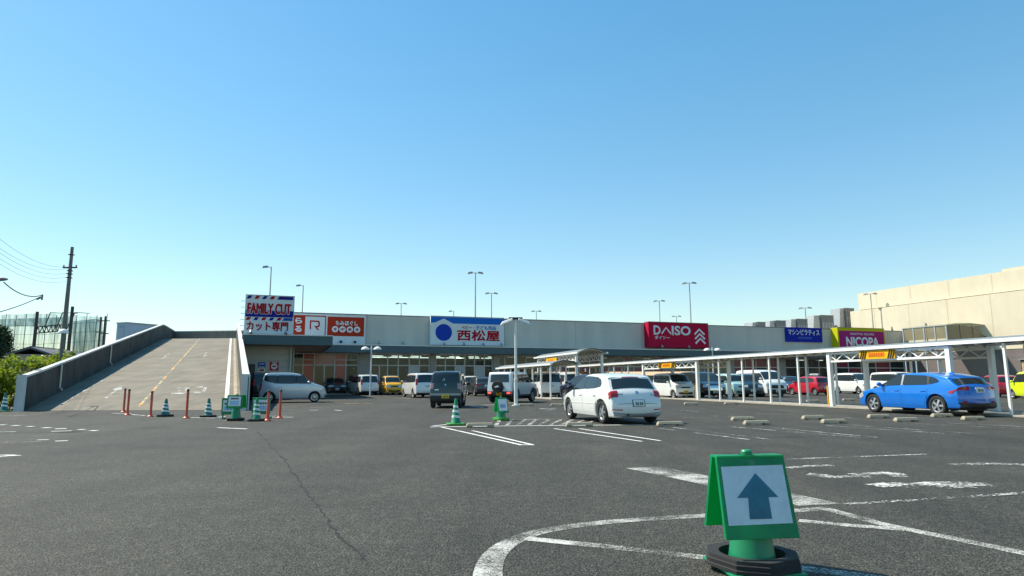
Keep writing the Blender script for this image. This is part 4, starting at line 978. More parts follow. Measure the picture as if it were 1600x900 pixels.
# two framed notices leaning behind
for px, py, lab, sc, rz in ((353,656,'green framed notice half hidden behind the ramp notice board',.9,.1),(402,655,'green framed notice behind the bright green cone',1.0,-.05)):
    p = G(px, py); t = thing('framed_notice', lab, 'sign', (p.x, p.y+.25, 0), rz, 'framed notices'); z0, z1 = .15, .68
    w = .30*sc; MB().box(-w,w,0,.04,z0,z1).build('frame', M_GRN, t, bevel=.01); MB().box(-w+.05,w-.05,-.006,-.001,z0+.1,z1-.07).build('face_sheet', M_REFL, t)
    for r_, m in ((.47,M_PRT),(.36,M_LBL),(.29,M_LBL)):
        for k in range(5): MB().box(-w+.1+k*.085,-w+.16+k*.085,-.012,-.008,r_,r_+.055).build('printed_mark', m, t)
    for s in (-1,1): MB().box(s*w*.8-.02,s*w*.8+.02,.0,.3,.008,.05).box(s*w*.8-.02,s*w*.8+.02,.005,.035,.05,z0).build('foot', M_GRN, t)

# ================================================================== LEFT BACKGROUND
M_POLE = mat('pole_concrete', (.17,.16,.145), .85, var=.15); M_DKST = mat('dark_steel', (.06,.05,.045), .7, var=.2)
def pole_at(px_top, py_top, z): return atY(px_top, py_top, z)
q = pole_at(113, 386, 48); up_ = thing('utility_pole', 'tall concrete utility pole with a short crossarm beyond the ramp', 'utility pole', (q.x, q.y, 0)); UH = q.z
MB().cyl((0,0,-.05),(0,0,UH), .21, .105, 14).build('pole', M_POLE, up_, smooth=40)
z = atY(113,418,48).z; MB().box(-.55,.5,-.06,.06,z-.05,z+.05).build('crossarm', M_DKST, up_)
for x in (-.5,.45): MB().cyl((x,0,z+.05),(x,0,z+.2), .05, n=8).build('insulator', M_GREY, up_)
for py in (398,423,428,434): MB().box(-.16,.15,-.15,.15,atY(113,py,48).z-.03,atY(113,py,48).z+.03).build('clamp', M_DKST, up_)
def wire(a, b, sag, r, label, n=16):
    pts = [a.lerp(b, i/n)-Vector((0,0,sag*4*(i/n)*(1-i/n))) for i in range(n+1)]; o = MB(); base = a
    o.tube([p-base for p in pts], r, 5); w = o.build('overhead_wire', mat('wire', (.10,.11,.12), .6)); w.location = base
    tag(w, label, 'wire', 'overhead wires left of the utility pole')
for i, (py, y2, nm) in enumerate(((352,416,'topmost'),(374,418,'second'),(381,425,'third'),(391,431,'fourth'),(401,437,'lowest'))):
    a = atY(-60, py-34, 26); b = atY(111, y2, 48); wire(a, b, .9, .008, '%s of the five overhead wires sagging to the utility pole' % nm)
e = atY(66, 461, 30); a1 = atY(6, 441, 24); wire(a1, e, .25, .022, 'dark cable from the street lamp head to the insulator'); a2 = atY(-30, 494, 24); wire(a2, atY(62,464,30), .1, .02, 'dark cable rising from the left edge to the insulator')
q = atY(63, 465, 30); s = thing('strain_insulator', 'small insulator where two dark cables meet in the sky', 'insulator', tuple(q)); MB().cyl((-.16,0,-.08),(.1,0,.05), .05, n=8).box(.05,.12,-.02,.02,-.12,.15).build('insulator_body', M_GREY, s)
# catenary gantry
for px_top, py_top, zz, lab in ((58.5, 487, 72, 'left'), (112, 478, 72, 'right')): pass
ga = pole_at(58.5,487,72); gb = pole_at(113.5,479,72)
gt = thing('railway_gantry', 'dark railway gantry with lattice beam in front of the green net', 'gantry', (ga.x, ga.y, 0)); off = gb-ga
MB().cyl((0,0,0),(0,0,ga.z), .19, .16, 12).build('mast', M_DKST, gt, smooth=40); MB().cyl((off.x,off.y,0),(off.x,off.y,gb.z), .19, .16, 12).build('mast', M_DKST, gt, smooth=40)
zb = atY(60,516,72).z; m = MB(); ln = math.hypot(off.x, off.y); nn = 16
for zz in (zb-.35, zb+.35): m.bar((0,0,zz),(off.x,off.y,zz+.35), .12, .1)
for k in range(nn):
    a = k/nn; b = (k+1)/nn; lo = zb-.35+.35*a; m.bar((off.x*a,off.y*a,lo+(.7 if k % 2 else 0)),(off.x*b,off.y*b,lo+(0 if k % 2 else .7)), .07, .07)
m.build('lattice_beam', M_DKST, gt)
for f in (.25, .6, .95): MB().bar((off.x*f,off.y*f,zb+.3),(off.x*f+.5,off.y*f,zb+2.0), .08, .08).bar((off.x*f+.5,off.y*f,zb+2.0),(off.x*f+2.2,off.y*f,zb+1.9), .07, .07).build('bracket', M_DKST, gt)
# golf net
def net_mat(name, a):
    m, t, b, N, L = nodes(name); b.inputs['Base Color'].default_value = (.008,.24,.24,1); b.inputs['Roughness'].default_value = .8
    tc = N.new('ShaderNodeTexCoord'); mp = N.new('ShaderNodeMapping'); mp.inputs['Scale'].default_value = (.9,.9,.05); L.new(tc.outputs['Object'], mp.inputs[0])
    n = N.new('ShaderNodeTexNoise'); n.inputs['Scale'].default_value = 1.6; n.inputs['Detail'].default_value = 5; L.new(mp.outputs[0], n.inputs['Vector'])
    r = N.new('ShaderNodeMapRange'); r.inputs[1].default_value = .35; r.inputs[2].default_value = .65; r.inputs[3].default_value = a-.18; r.inputs[4].default_value = a+.22; L.new(n.outputs['Fac'], r.inputs[0])
    tr = N.new('ShaderNodeBsdfTransparent'); mx = N.new('ShaderNodeMixShader'); L.new(r.outputs[0], mx.inputs[0]); L.new(tr.outputs[0], mx.inputs[1]); L.new(b.outputs[0], mx.inputs[2]); L.new(mx.outputs[0], N['Material Output'].inputs[0]); return m
M_NET = net_mat('netting', .34); M_NET2 = net_mat('netting_dense', .58)
ZN = 140
n0 = atY(-40, 600, ZN); n0.z = 0
net = thing('golf_net', 'tall green golf range netting on slim poles in the distance', 'net', tuple(n0))
def npt(px, py, z=ZN): p = atY(px, py, z); return (p.x-n0.x, p.y-n0.y, p.z)
xs = [-40+8*i for i in range(26)]
def net_sheet(px0, px1, ytop, ybot, z0, z1, m, name):
    mb = MB(); n = 24; K = 5
    for i in range(n+1):
        t = i/n; px = px0+(px1-px0)*t; z = z0+(z1-z0)*t
        for j in range(K+1):
            v = j/K; yy = ytop(t)*(1-v)+ybot(t)*v; mb.add([npt(px+math.sin(i*2.1+j)*.5, yy, z+math.sin(i*1.3)*1.2*v)], [])
    for i in range(n):
        for j in range(K): mb.f.append((i*(K+1)+j,i*(K+1)+j+1,(i+1)*(K+1)+j+1,(i+1)*(K+1)+j)); mb.mi.append(0)
    return mb.build(name, m, net, smooth=60)
net_sheet(-40, 160, lambda t: 497-6*math.sin(t*3.1)-1.5*abs(math.sin(t*18)), lambda t: 575, ZN, ZN, M_NET, 'netting')
net_sheet(-40, 113, lambda t: 500-5*t, lambda t: 516-6*math.sin(t*3), ZN-16, ZN-16, M_NET2, 'upper_netting')
net_sheet(113, 160, lambda t: 502-5*t, lambda t: 575, ZN-8, ZN-3, M_NET2, 'netting')
for k in range(13):
    px = -34+k*16; b = npt(px, 600); MB().cyl((b[0],b[1],0),(b[0],b[1],npt(px,490.5+2*(k%2))[2]), .09, .07, 6).build('net_pole', mat('net_pole', (.16,.2,.2), .7), net)
for py in (505, 519, 534): m = MB(); m.tube([npt(-40,py+2),npt(60,py+4),npt(160,py-2)], .035, 4); m.build('net_cable', M_DKST, net)
for i, (px, py, z, lab) in enumerate(((165,494,110,'thin dark pole right of the golf net'),(158,495,125,'thin dark pole at the right edge of the golf net'))):
    q = atY(px, py, z); t = thing('thin_pole', lab, 'pole', (q.x, q.y, 0)); MB().cyl((0,0,0),(0,0,q.z), .2, .16, 8).build('pole', M_DKST, t)
    for dz in (.8, 3): MB().box(-.8,.8,-.06,.06,q.z-dz-.08,q.z-dz+.08).build('crossarm', M_DKST, t)
# pale block beyond the ramp parapet
q = atY(183, 504, 95); r2 = atY(200,504,95); t = thing('pale_block', 'pale blue roof block showing above the ramp parapet', 'building', (q.x, q.y, 0), R(-25))
w = 2.1; MB().box(0,w,0,6,0,q.z-.15).build('wall', mat('pale_blue_wall', (.38,.46,.55), .6, var=.06), t); MB().box(-.08,w+.08,-.08,6.1,q.z-.148,q.z).build('roof_edge', M_GREY, t)
MB().box(.3,w-.3,-.03,-.004,q.z-2.2,q.z-.5).build('panel', mat('pale_panel', (.22,.30,.40), .5), t)
# houses behind the hedge
def house(px0, px1, pyr, pye, z, label, wallc, roofc):
    a = atY(px0, pye, z); b = atY(px1, pye, z); t = thing('house', label, 'house', (a.x, a.y, 0), R(12)); w = b.x-a.x; ze = a.z; zr = atY(px0, pyr, z).z
    MB().box(.4,w-.4,.4,7,0,ze).build('wall', mat(label[:12], wallc, .8, var=.1), t)
    rr = MB().prism([(0,ze),(w*.5,zr),(w,ze),(w,ze-.18),(w*.5,zr-.18),(0,ze-.18)], 0, 7.5).build('roof', mat(label[:10]+'r', roofc, .7, var=.15), t, fix=True)
    for k in range(9): MB().bar((w*.5*k/8, -.02, ze+(zr-ze)*k/8+.03),(w*.5*k/8,7.5,ze+(zr-ze)*k/8+.03), .05, .05).build('tile_ridge', mat(label[:10]+'r', roofc, .7), rr)
    MB().box(w*.35,w*.55,.34,.398,ze*.45,ze*.75).build('window', M_GLASS, t)
house(8, 74, 541, 553, 58, 'beige house with a grey tiled roof behind the hedge', (.42,.36,.28), (.11,.11,.12)); house(64, 125, 548, 557, 78, 'small house with a dark roof between gantry and ramp', (.4,.37,.33), (.12,.13,.15))
# park lamp with a white dome
q = atY(99, 518, 40); t = thing('dome_lamp', 'lamp post with white dome shade beside the utility pole', 'lamp', (q.x,q.y,0))
MB().cyl((0,0,0),(0,0,q.z), .1, .08, 10).build('pole', M_POLE, t, smooth=40); MB().lathe([(.30,-.12),(.29,-.05),(.2,.1),(.08,.16),(0,.17)], 18, (0,0,q.z)).build('shade', M_WHITE, t, smooth=60)
# street lamp reaching in from the left edge
q = atY(-6, 436, 17); t = thing('street_lamp', 'street lamp head poking in at the left edge', 'lamp', (q.x-2.2,q.y,0))
MB().cyl((0,0,0),(0,0,q.z-.3), .1, .07, 10).tube([(0,0,q.z-.35),(.4,0,q.z-.05),(1.2,0,q.z),(2.0,0,q.z)], .035, 8).build('pole', M_GALV, t, smooth=40); MB().ell((2.2,0,q.z), (.32,.13,.06)).build('lamp_head', M_GREY, t, smooth=60)

# ------------------------------------------------------------------ foliage
def leaf_mat(name, c1, c2, tr=.35):
    m, t, b, N, L = nodes(name); oi = N.new('ShaderNodeTexCoord'); n = N.new('ShaderNodeTexNoise'); n.inputs['Scale'].default_value = 2.3; n.inputs['Detail'].default_value = 5; L.new(oi.outputs['Object'], n.inputs['Vector'])
    r = N.new('ShaderNodeMapRange'); r.inputs[1].default_value = .35; r.inputs[2].default_value = .65; L.new(n.outputs['Fac'], r.inputs[0])
    mx = N.new('ShaderNodeMix'); mx.data_type = 'RGBA'; mx.inputs[6].default_value = (*c1,1); mx.inputs[7].default_value = (*c2,1); L.new(r.outputs[0], mx.inputs[0])
    L.new(mx.outputs[2], b.inputs['Base Color']); b.inputs['Roughness'].default_value = .5
    tl = N.new('ShaderNodeBsdfTranslucent'); L.new(mx.outputs[2], tl.inputs[0]); ms = N.new('ShaderNodeMixShader'); ms.inputs[0].default_value = tr
    L.new(b.outputs[0], ms.inputs[1]); L.new(tl.outputs[0], ms.inputs[2]); L.new(ms.outputs[0], N['Material Output'].inputs[0]); return m
M_LEAF = leaf_mat('hedge_leaf', (.12,.19,.012), (.30,.36,.025), .55); M_LEAFD = leaf_mat('tree_leaf_dark', (.025,.05,.018), (.05,.085,.03), .25)
M_BARK = mat('bark', (.09,.07,.05), .9, var=.2)
def plant(name, label, cat, base, clumps, nleaf, size, lm, seed, trunk_h=None, tr=.08, group=None):
    rr = random.Random(seed); t = thing(name, label, cat, base, 0, group); mb = MB()
    for c, rad, k in clumps:
        for _ in range(int(nleaf*k)):
            u = Vector((rr.gauss(0,1), rr.gauss(0,1), rr.gauss(0,1))).normalized()*rad*(rr.random()**.4)
            p = Vector(c)+Vector((u.x,u.y,u.z*.8)); a = Vector((rr.uniform(-1,1),rr.uniform(-1,1),rr.uniform(-.4,.9))).normalized(); b = a.cross(Vector((rr.uniform(-1,1),rr.uniform(-1,1),rr.uniform(-1,1)))).normalized(); s = size*rr.uniform(.6,1.3)
            mb.add([p-a*s, p+b*s*.45, p+a*s, p-b*s*.45], [(0,1,2,3)])
    mb.build('foliage', lm, t)
    m = MB(); top = trunk_h or 1.0
    if trunk_h: m.cyl((0,0,-.05),(0,0,trunk_h), tr, tr*.6, 8)
    for c, rad, k in clumps: m.cyl((0,0,top*.4) if trunk_h else (c[0]*.6,c[1]*.6,0), c, tr*.45, tr*.15, 6)
    m.build('trunk', M_BARK, t, smooth=50); return t
def cl(base, pts): return [((p.x-base.x, p.y-base.y, p.z), r, k) for p, r, k in pts]
for i, (px, z, top, lab) in enumerate(((-22,28.5,548,'bright green bush at the left edge behind the cone'),(20,33,562,'low bright bush beside the left end of the ramp parapet'),(62,36,556,'bright green bush behind the parapet below the gantry'),(90,40,553,'small bright bush below the dome lamp'),(118,44,545,'rightmost bright bush peeping over the parapet'))):
    b = gpt(px-6, z); rr = random.Random(i+20); h = atY(px, top, z).z; pts = []
    for k in range(40): r_ = rr.uniform(.25,.5); u_ = rr.uniform(-1.5,1.5); pts.append((b+Vector((u_, rr.uniform(-.9,1.3), rr.uniform(.2, (h-r_*.3)*(1-.12*u_*u_*rr.random())))), r_, rr.uniform(.6,1.2)))
    plant('bush', lab, 'bush', tuple(b), cl(b, pts), 110, .10, M_LEAF, i, None, .05, 'bushes along the ramp')
b = gpt(4, 85); rr = random.Random(77); h = atY(0,515,85).z; pts = []
for k in range(60):
    a = rr.random(); zz = 2+(h-2)*rr.random(); rad = 3.0*(1-(zz/h)**2)+.5; th = rr.uniform(0,6.28); pts.append((b+Vector((-1+math.cos(th)*rad*rr.random(), math.sin(th)*rad*rr.random(), zz)), rr.uniform(.5,1.1), 1))
plant('tree', 'dark green tree behind the houses at the left edge', 'tree', tuple(b), cl(b, pts), 110, .22, M_LEAFD, 5, 3.5, .25)
# ================================================================== CARS
M_TAIL = mat('tail_lens', (.38,.012,.015), .15, coat=.5); M_TAILP = mat('tail_lens_pale', (.45,.22,.22), .15, coat=.5); M_HEAD = mat('head_lens', (.55,.58,.6), .08, .3, coat=.5)
M_BRAKE = mat('brake_light', (1,.08,.05), .3, emit=1.6)
M_ALLOY = mat('alloy', (.62,.63,.64), .3, .75); M_RIMD = mat('rim_dark', (.03,.03,.032), .6); M_TYRE = mat('tyre', (.022,.022,.022), .85, var=.15, vscale=12)
M_PLW = mat('plate_white', (.68,.70,.68), .5); M_PLY = mat('plate_yellow', (.75,.48,.02), .5); M_PLG = mat('plate_green_ink', (.02,.10,.06), .5)
M_CLAD = mat('cladding', (.03,.031,.032), .6, var=.1)
_wheel = {}
def wheel_mesh(r, style):
    if (r, style) in _wheel: return _wheel[(r, style)]
    w = .095; ri = r*.66
    ty = MB().lathe([(ri,-w*.75),(ri+.02,-w),(r-.03,-w),(r-.006,-w*.7),(r,-w*.3),(r,w*.3),(r-.006,w*.7),(r-.03,w),(ri+.02,w),(ri,w*.75)], 32, axis='y', caps=False).mesh('tyre', M_TYRE, 40, True)
    rm = MB().lathe([(ri+.004,-w*.8),(ri+.004,-w*.55),(ri-.03,-w*.5),(ri-.03,w*.8)], 32, axis='y', mi=0, caps=False)
    rm.cyl((0,-w*.25,0),(0,w*.6,0), ri-.02, n=28, mi=1); rm.cyl((0,-w*.85,0),(0,-w*.3,0), r*.13, r*.16, 14, 0)
    ns = {'five':5,'ten':9,'steel':12}.get(style, 5)
    for k in range(ns):
        a = 2*math.pi*k/ns; c, s = math.cos(a), math.sin(a); p, q = (-s, c)
        w0, w1 = (r*.07, r*.12) if style == 'five' else (r*.045, r*.05)
        i0, i1 = r*.1, ri-.012
        vs = [(c*i0+p*w0,-w*.78,s*i0+q*w0),(c*i0-p*w0,-w*.78,s*i0-q*w0),(c*i1-p*w1,-w*.6,s*i1-q*w1),(c*i1+p*w1,-w*.6,s*i1+q*w1)]
        vs += [(x,y+w*.35,z) for x,y,z in vs]
        rm.add(vs, [(0,1,2,3),(7,6,5,4),(0,4,5,1),(1,5,6,2),(2,6,7,3),(3,7,4,0)], 0)
    rme = rm.mesh('rim', [M_ALLOY, M_RIMD], 35, True); _wheel[(r, style)] = (ty, rme); return ty, rme

def chaikin_closed(p, n=2, keep=.25):
    for _ in range(n):
        q = []
        for i in range(len(p)):
            a, b = p[i], p[(i+1) % len(p)]
            L = math.hypot(b[0]-a[0], b[1]-a[1]); k = min(keep, .12/max(L,1e-6)) if _ == 0 else keep
            q += [(a[0]*(1-k)+b[0]*k, a[1]*(1-k)+b[1]*k), (a[0]*k+b[0]*(1-k), a[1]*k+b[1]*(1-k))]
        p = q
    return p
def corner_cut(p, d):
    for k in (d, d*.35):
        q = []
        for i in range(len(p)):
            a, b = p[i], p[(i+1) % len(p)]; L = math.hypot(b[0]-a[0], b[1]-a[1]); f = min(.3, k/max(L, 1e-6))
            q += [(a[0]*(1-f)+b[0]*f, a[1]*(1-f)+b[1]*f), (a[0]*f+b[0]*(1-f), a[1]*f+b[1]*(1-f))]
        p = q
    return p
def densify(p, mx):
    q = []
    for i in range(len(p)):
        a, b = p[i], p[(i+1) % len(p)]; n = max(1, math.ceil(math.hypot(b[0]-a[0], b[1]-a[1])/mx))
        q += [(a[0]+(b[0]-a[0])*j/n, a[1]+(b[1]-a[1])*j/n) for j in range(n)]
    return q

class Car:
    def __init__(s, S):
        s.S = S; s.L, s.W = S['L'], S['W']; s.belt = S['belt']; s.k = S['k']; s.r = S.get('r', .055); s.pt = S.get('ptaper', .11)
        P = densify(chaikin_closed(S['out'], 2), .2); N = []
        n = len(P)
        for i in range(n):
            a, b = P[i-1], P[(i+1) % n]; d = Vector((b[0]-a[0], b[1]-a[1])).normalized(); N.append((d.y, -d.x))
        area = sum(P[i][0]*P[(i+1)%n][1]-P[(i+1)%n][0]*P[i][1] for i in range(n))
        if area < 0: N = [(-x,-z) for x,z in N]
        s.P, s.N = P, N
    def hw(s, x, z):
        w = s.W/2; e = s.L/2-abs(x); t = max(0, 1-e/.95); w -= s.pt*t**2.2*(1.0 if z < s.belt else 1.0)
        if z < .5: w -= .05*((.5-z)/.35)**2
        mid = s.belt*.72; w -= .018*((z-mid)/(s.belt*.5))**2 if z < s.belt else .006
        u = (z-s.belt+.03)/.09; sp = .09*math.log1p(math.exp(min(30, u*1.0)))
        return w - s.k*sp
    def bul(s, N): return s.S.get('bulge', .10)*N[0]**2 + .022*max(0, N[1])**2
    def edge(s, P, N):
        b = s.bul(N)+s.r; return (P[0]-N[0]*b, P[1]-N[1]*b)
    def surf(s, P, N, a, off):
        """point on the cross skin: a = lateral arc length from the centre line (signed)"""
        E = s.edge(P, N); h = s.hw(*E); A = max(.05, h-s.r); sg = 1 if a >= 0 else -1; a = abs(a); b = s.bul(N)
        if a <= A:
            i = b*(a/A)**2-off; return Vector((P[0]-N[0]*i, sg*a, P[1]-N[1]*i))
        th = (a-A)/s.r
        if th <= math.pi/2:
            i = b+s.r*(1-math.cos(th))-off*math.cos(th); return Vector((P[0]-N[0]*i, sg*(A+s.r*math.sin(th)+off*math.sin(th)), P[1]-N[1]*i))
        d = a-A-s.r*math.pi/2; q = (E[0]-N[0]*d, E[1]-N[1]*d); return Vector((q[0], sg*(s.hw(*q)+off), q[1]))
    def A(s, P, N): return max(.05, s.hw(*s.edge(P, N))-s.r)
    def endp(s, side, z):
        best = None; n = len(s.P)
        for i in range(n):
            j = (i+1) % n; a, b = s.P[i], s.P[j]
            if (s.N[i][0]+s.N[j][0])*side/2 < .1: continue
            if (a[1]-z)*(b[1]-z) <= 0 and abs(a[1]-b[1]) > 1e-6:
                t = (z-a[1])/(b[1]-a[1]); x = a[0]+(b[0]-a[0])*t; Nn = Vector((s.N[i][0]*(1-t)+s.N[j][0]*t, s.N[i][1]*(1-t)+s.N[j][1]*t)).normalized()
                if best is None or x*side > best[0][0]*side: best = ((x, z), (Nn.x, Nn.y))
        if best is None:
            i = min(range(n), key=lambda i: abs(s.P[i][1]-z)+(5 if s.N[i][0]*side < .1 else 0)); best = (s.P[i], s.N[i])
        return best
    def body(s, mats, arches):
        P, N = s.P, s.N; n = len(P); mb = MB(); K = 6; TH = 4
        rows = []
        for i in range(n):
            A = s.A(P[i], N[i]); al = [A*j/K for j in range(K+1)]+[A+s.r*math.pi/2*j/TH for j in range(1, TH+1)]
            al = [-a for a in al[:0:-1]]+al; rows.append([s.surf(P[i], N[i], a, 0) for a in al])
        m = len(rows[0])
        for r in rows: mb.add(r, [])
        for i in range(n):
            j = (i+1) % n
            for q in range(m-1): mb.f.append((i*m+q, j*m+q, j*m+q+1, i*m+q+1)); mb.mi.append(0)
        zc = s.belt*.62; lerps = [.1, .22, .36, .5, .64, .78, .9, 1.0]
        for sg, col in ((1, m-1), (-1, 0)):
            prev = [i*m+col for i in range(n)]
            for t in lerps:
                cur = []
                for i in range(n):
                    E = s.edge(P[i], N[i]); tx, tz = E[0]*.86, zc+(E[1]-zc)*.06
                    x, z = E[0]+(tx-E[0])*t, E[1]+(tz-E[1])*t; mb.v.append((x, sg*s.hw(x, z), z)); cur.append(len(mb.v)-1)
                for i in range(n): j = (i+1) % n; mb.f.append((prev[i], prev[j], cur[j], cur[i])); mb.mi.append(0)
                prev = cur
            mb.f.append(tuple(prev)); mb.mi.append(0)
        me = mb.mesh('body', mats, None, True)
        # cut the wheel arches
        o = bpy.data.objects.new('b', me); COL.objects.link(o); cuts = []
        for x, z, r in arches:
            cm = MB().cyl((x,-s.W,z),(x,s.W,z), r, n=40).mesh('c', [mats[1]]); cm.materials.clear(); cm.materials.append(mats[0]); cm.materials.append(mats[1])
            cm.polygons.foreach_set('material_index', [1]*len(cm.polygons))
            c = bpy.data.objects.new('c', cm); COL.objects.link(c); md = o.modifiers.new('b', 'BOOLEAN'); md.operation = 'DIFFERENCE'; md.object = c; md.solver = 'MANIFOLD'; cuts.append(c)
        dg = bpy.context.evaluated_depsgraph_get(); dg.update(); res = bpy.data.meshes.new_from_object(o.evaluated_get(dg))
        bpy.data.objects.remove(o)
        for c in cuts: bpy.data.objects.remove(c)
        res.materials.clear()
        for q in mats: res.materials.append(q)
        res.polygons.foreach_set('use_smooth', [True]*len(res.polygons)); res.set_sharp_from_angle(angle=R(38)); res.name = 'body'
        return res
    def end_patch(s, side, z0, z1, a0, a1, off, m, name, parent, rel=True, both=False, nz=7, na=12, taper=0):
        """panel hugging the front or rear skin between heights; a relative to the corner when rel"""
        if both:
            return [s.end_patch(side, z0, z1, a0, a1, off, m, name, parent, rel, False, nz, na, taper), s.end_patch(side, z0, z1, -a1 if not rel else a0, -a0 if not rel else a1, off, m, name, parent, 'neg' if rel else rel, False, nz, na, taper)]
        G_ = []
        for j in range(nz+1):
            z = z0+(z1-z0)*j/nz; P, N = s.endp(side, z); A = s.A(P, N); sh = taper*(j/nz)
            if rel is True: lo, hi = A+a0+sh, A+a1
            elif rel == 'neg': lo, hi = -(A+a1), -(A+a0+sh)
            elif rel == 'sym': lo, hi = -(A+a1), A+a1
            else: lo, hi = a0, a1
            G_.append([(P, N, lo+(hi-lo)*i/na) for i in range(na+1)])
        mb = MB(); q = na+1
        for row in G_: mb.add([s.surf(P, N, a, off) for P, N, a in row], [])
        for row in G_: mb.add([s.surf(P, N, a, -.012) for P, N, a in row], [])
        b = (nz+1)*q; fl = side < 0
        for j in range(nz):
            for i in range(na): f = (j*q+i, j*q+i+1, (j+1)*q+i+1, (j+1)*q+i); mb.f.append(f); mb.mi.append(0)
        for i in range(na):
            for j in (0, nz): mb.f.append((j*q+i, j*q+i+1, b+j*q+i+1, b+j*q+i)); mb.mi.append(0)
        for j in range(nz):
            for i in (0, na): mb.f.append((j*q+i, (j+1)*q+i, b+(j+1)*q+i, b+j*q+i)); mb.mi.append(0)
        return mb.build(name, m, parent, smooth=35, fix=True)
    def top_patch(s, x0, x1, inset, off, m, name, parent, zmin=.6):
        pts = [(P, N) for P, N in zip(s.P, s.N) if N[1] > .25 and P[1] > zmin and x0 <= P[0] <= x1]; pts.sort(key=lambda q: q[0][0])
        mb = MB(); na = 14; q = na+1
        for o_ in (off, -.012):
            for P, N in pts:
                A = s.A(P, N)+inset; mb.add([s.surf(P, N, -A+2*A*i/na, o_) for i in range(q)], [])
        b = len(pts)*q; n = len(pts)-1
        for j in range(n):
            for i in range(na): mb.f.append((j*q+i, j*q+i+1, (j+1)*q+i+1, (j+1)*q+i)); mb.mi.append(0)
        for i in range(na):
            for j in (0, n): mb.f.append((j*q+i, j*q+i+1, b+j*q+i+1, b+j*q+i)); mb.mi.append(0)
        for j in range(n):
            for i in (0, na): mb.f.append((j*q+i, (j+1)*q+i, b+(j+1)*q+i, b+j*q+i)); mb.mi.append(0)
        return mb.build(name, m, parent, smooth=35, fix=True)
    def side_panel(s, poly, off, m, name, parent, sg, avoid=(), step=.12, rnd=0):
        """panel hugging the flank; poly in (x,z); avoid = wheel-arch circles"""
        if rnd: poly = corner_cut([tuple(p) for p in poly], .05)
        poly = densify(poly, .05)
        q = []
        for x, z in poly:
            for cx, cz, r in avoid:
                d = math.hypot(x-cx, z-cz)
                if d < r: k = r/max(d, 1e-6); x, z = cx+(x-cx)*k, cz+(z-cz)*k
            q.append((x, z))
        bm = bmesh.new(); vs = [bm.verts.new((x, 0, z)) for x, z in q]; bm.faces.new(vs)
        xs = [p[0] for p in q]; zs = [p[1] for p in q]
        for c, ax, lo, hi in ((0,(1,0,0),min(xs),max(xs)),(2,(0,0,1),min(zs),max(zs))):
            k = lo+step
            while k < hi-.01:
                co = [0,0,0]; co[c] = k; bmesh.ops.bisect_plane(bm, geom=bm.verts[:]+bm.edges[:]+bm.faces[:], plane_co=co, plane_no=ax); k += step
        bmesh.ops.triangulate(bm, faces=[f for f in bm.faces if len(f.verts) > 4])
        ed = [e for e in bm.edges if len(e.link_faces) == 1]
        for v in bm.verts: v.co.y = sg*(s.hw(v.co.x, v.co.z)+off)
        ex = bmesh.ops.extrude_edge_only(bm, edges=ed)
        for v in [g for g in ex['geom'] if isinstance(g, bmesh.types.BMVert)]: v.co.y -= sg*(off+.015)
        bmesh.ops.recalc_face_normals(bm, faces=bm.faces)
        me = bpy.data.meshes.new(name); bm.to_mesh(me); bm.free(); me.materials.append(m)
        # outward orientation
        f = max(me.polygons, key=lambda p: abs(p.normal.y)*p.area)
        if f.normal.y*sg < 0: me.flip_normals()
        me.polygons.foreach_set('use_smooth', [True]*len(me.polygons)); me.set_sharp_from_angle(angle=R(35))
        o = bpy.data.objects.new(name, me); COL.objects.link(o); o.parent = parent; return o

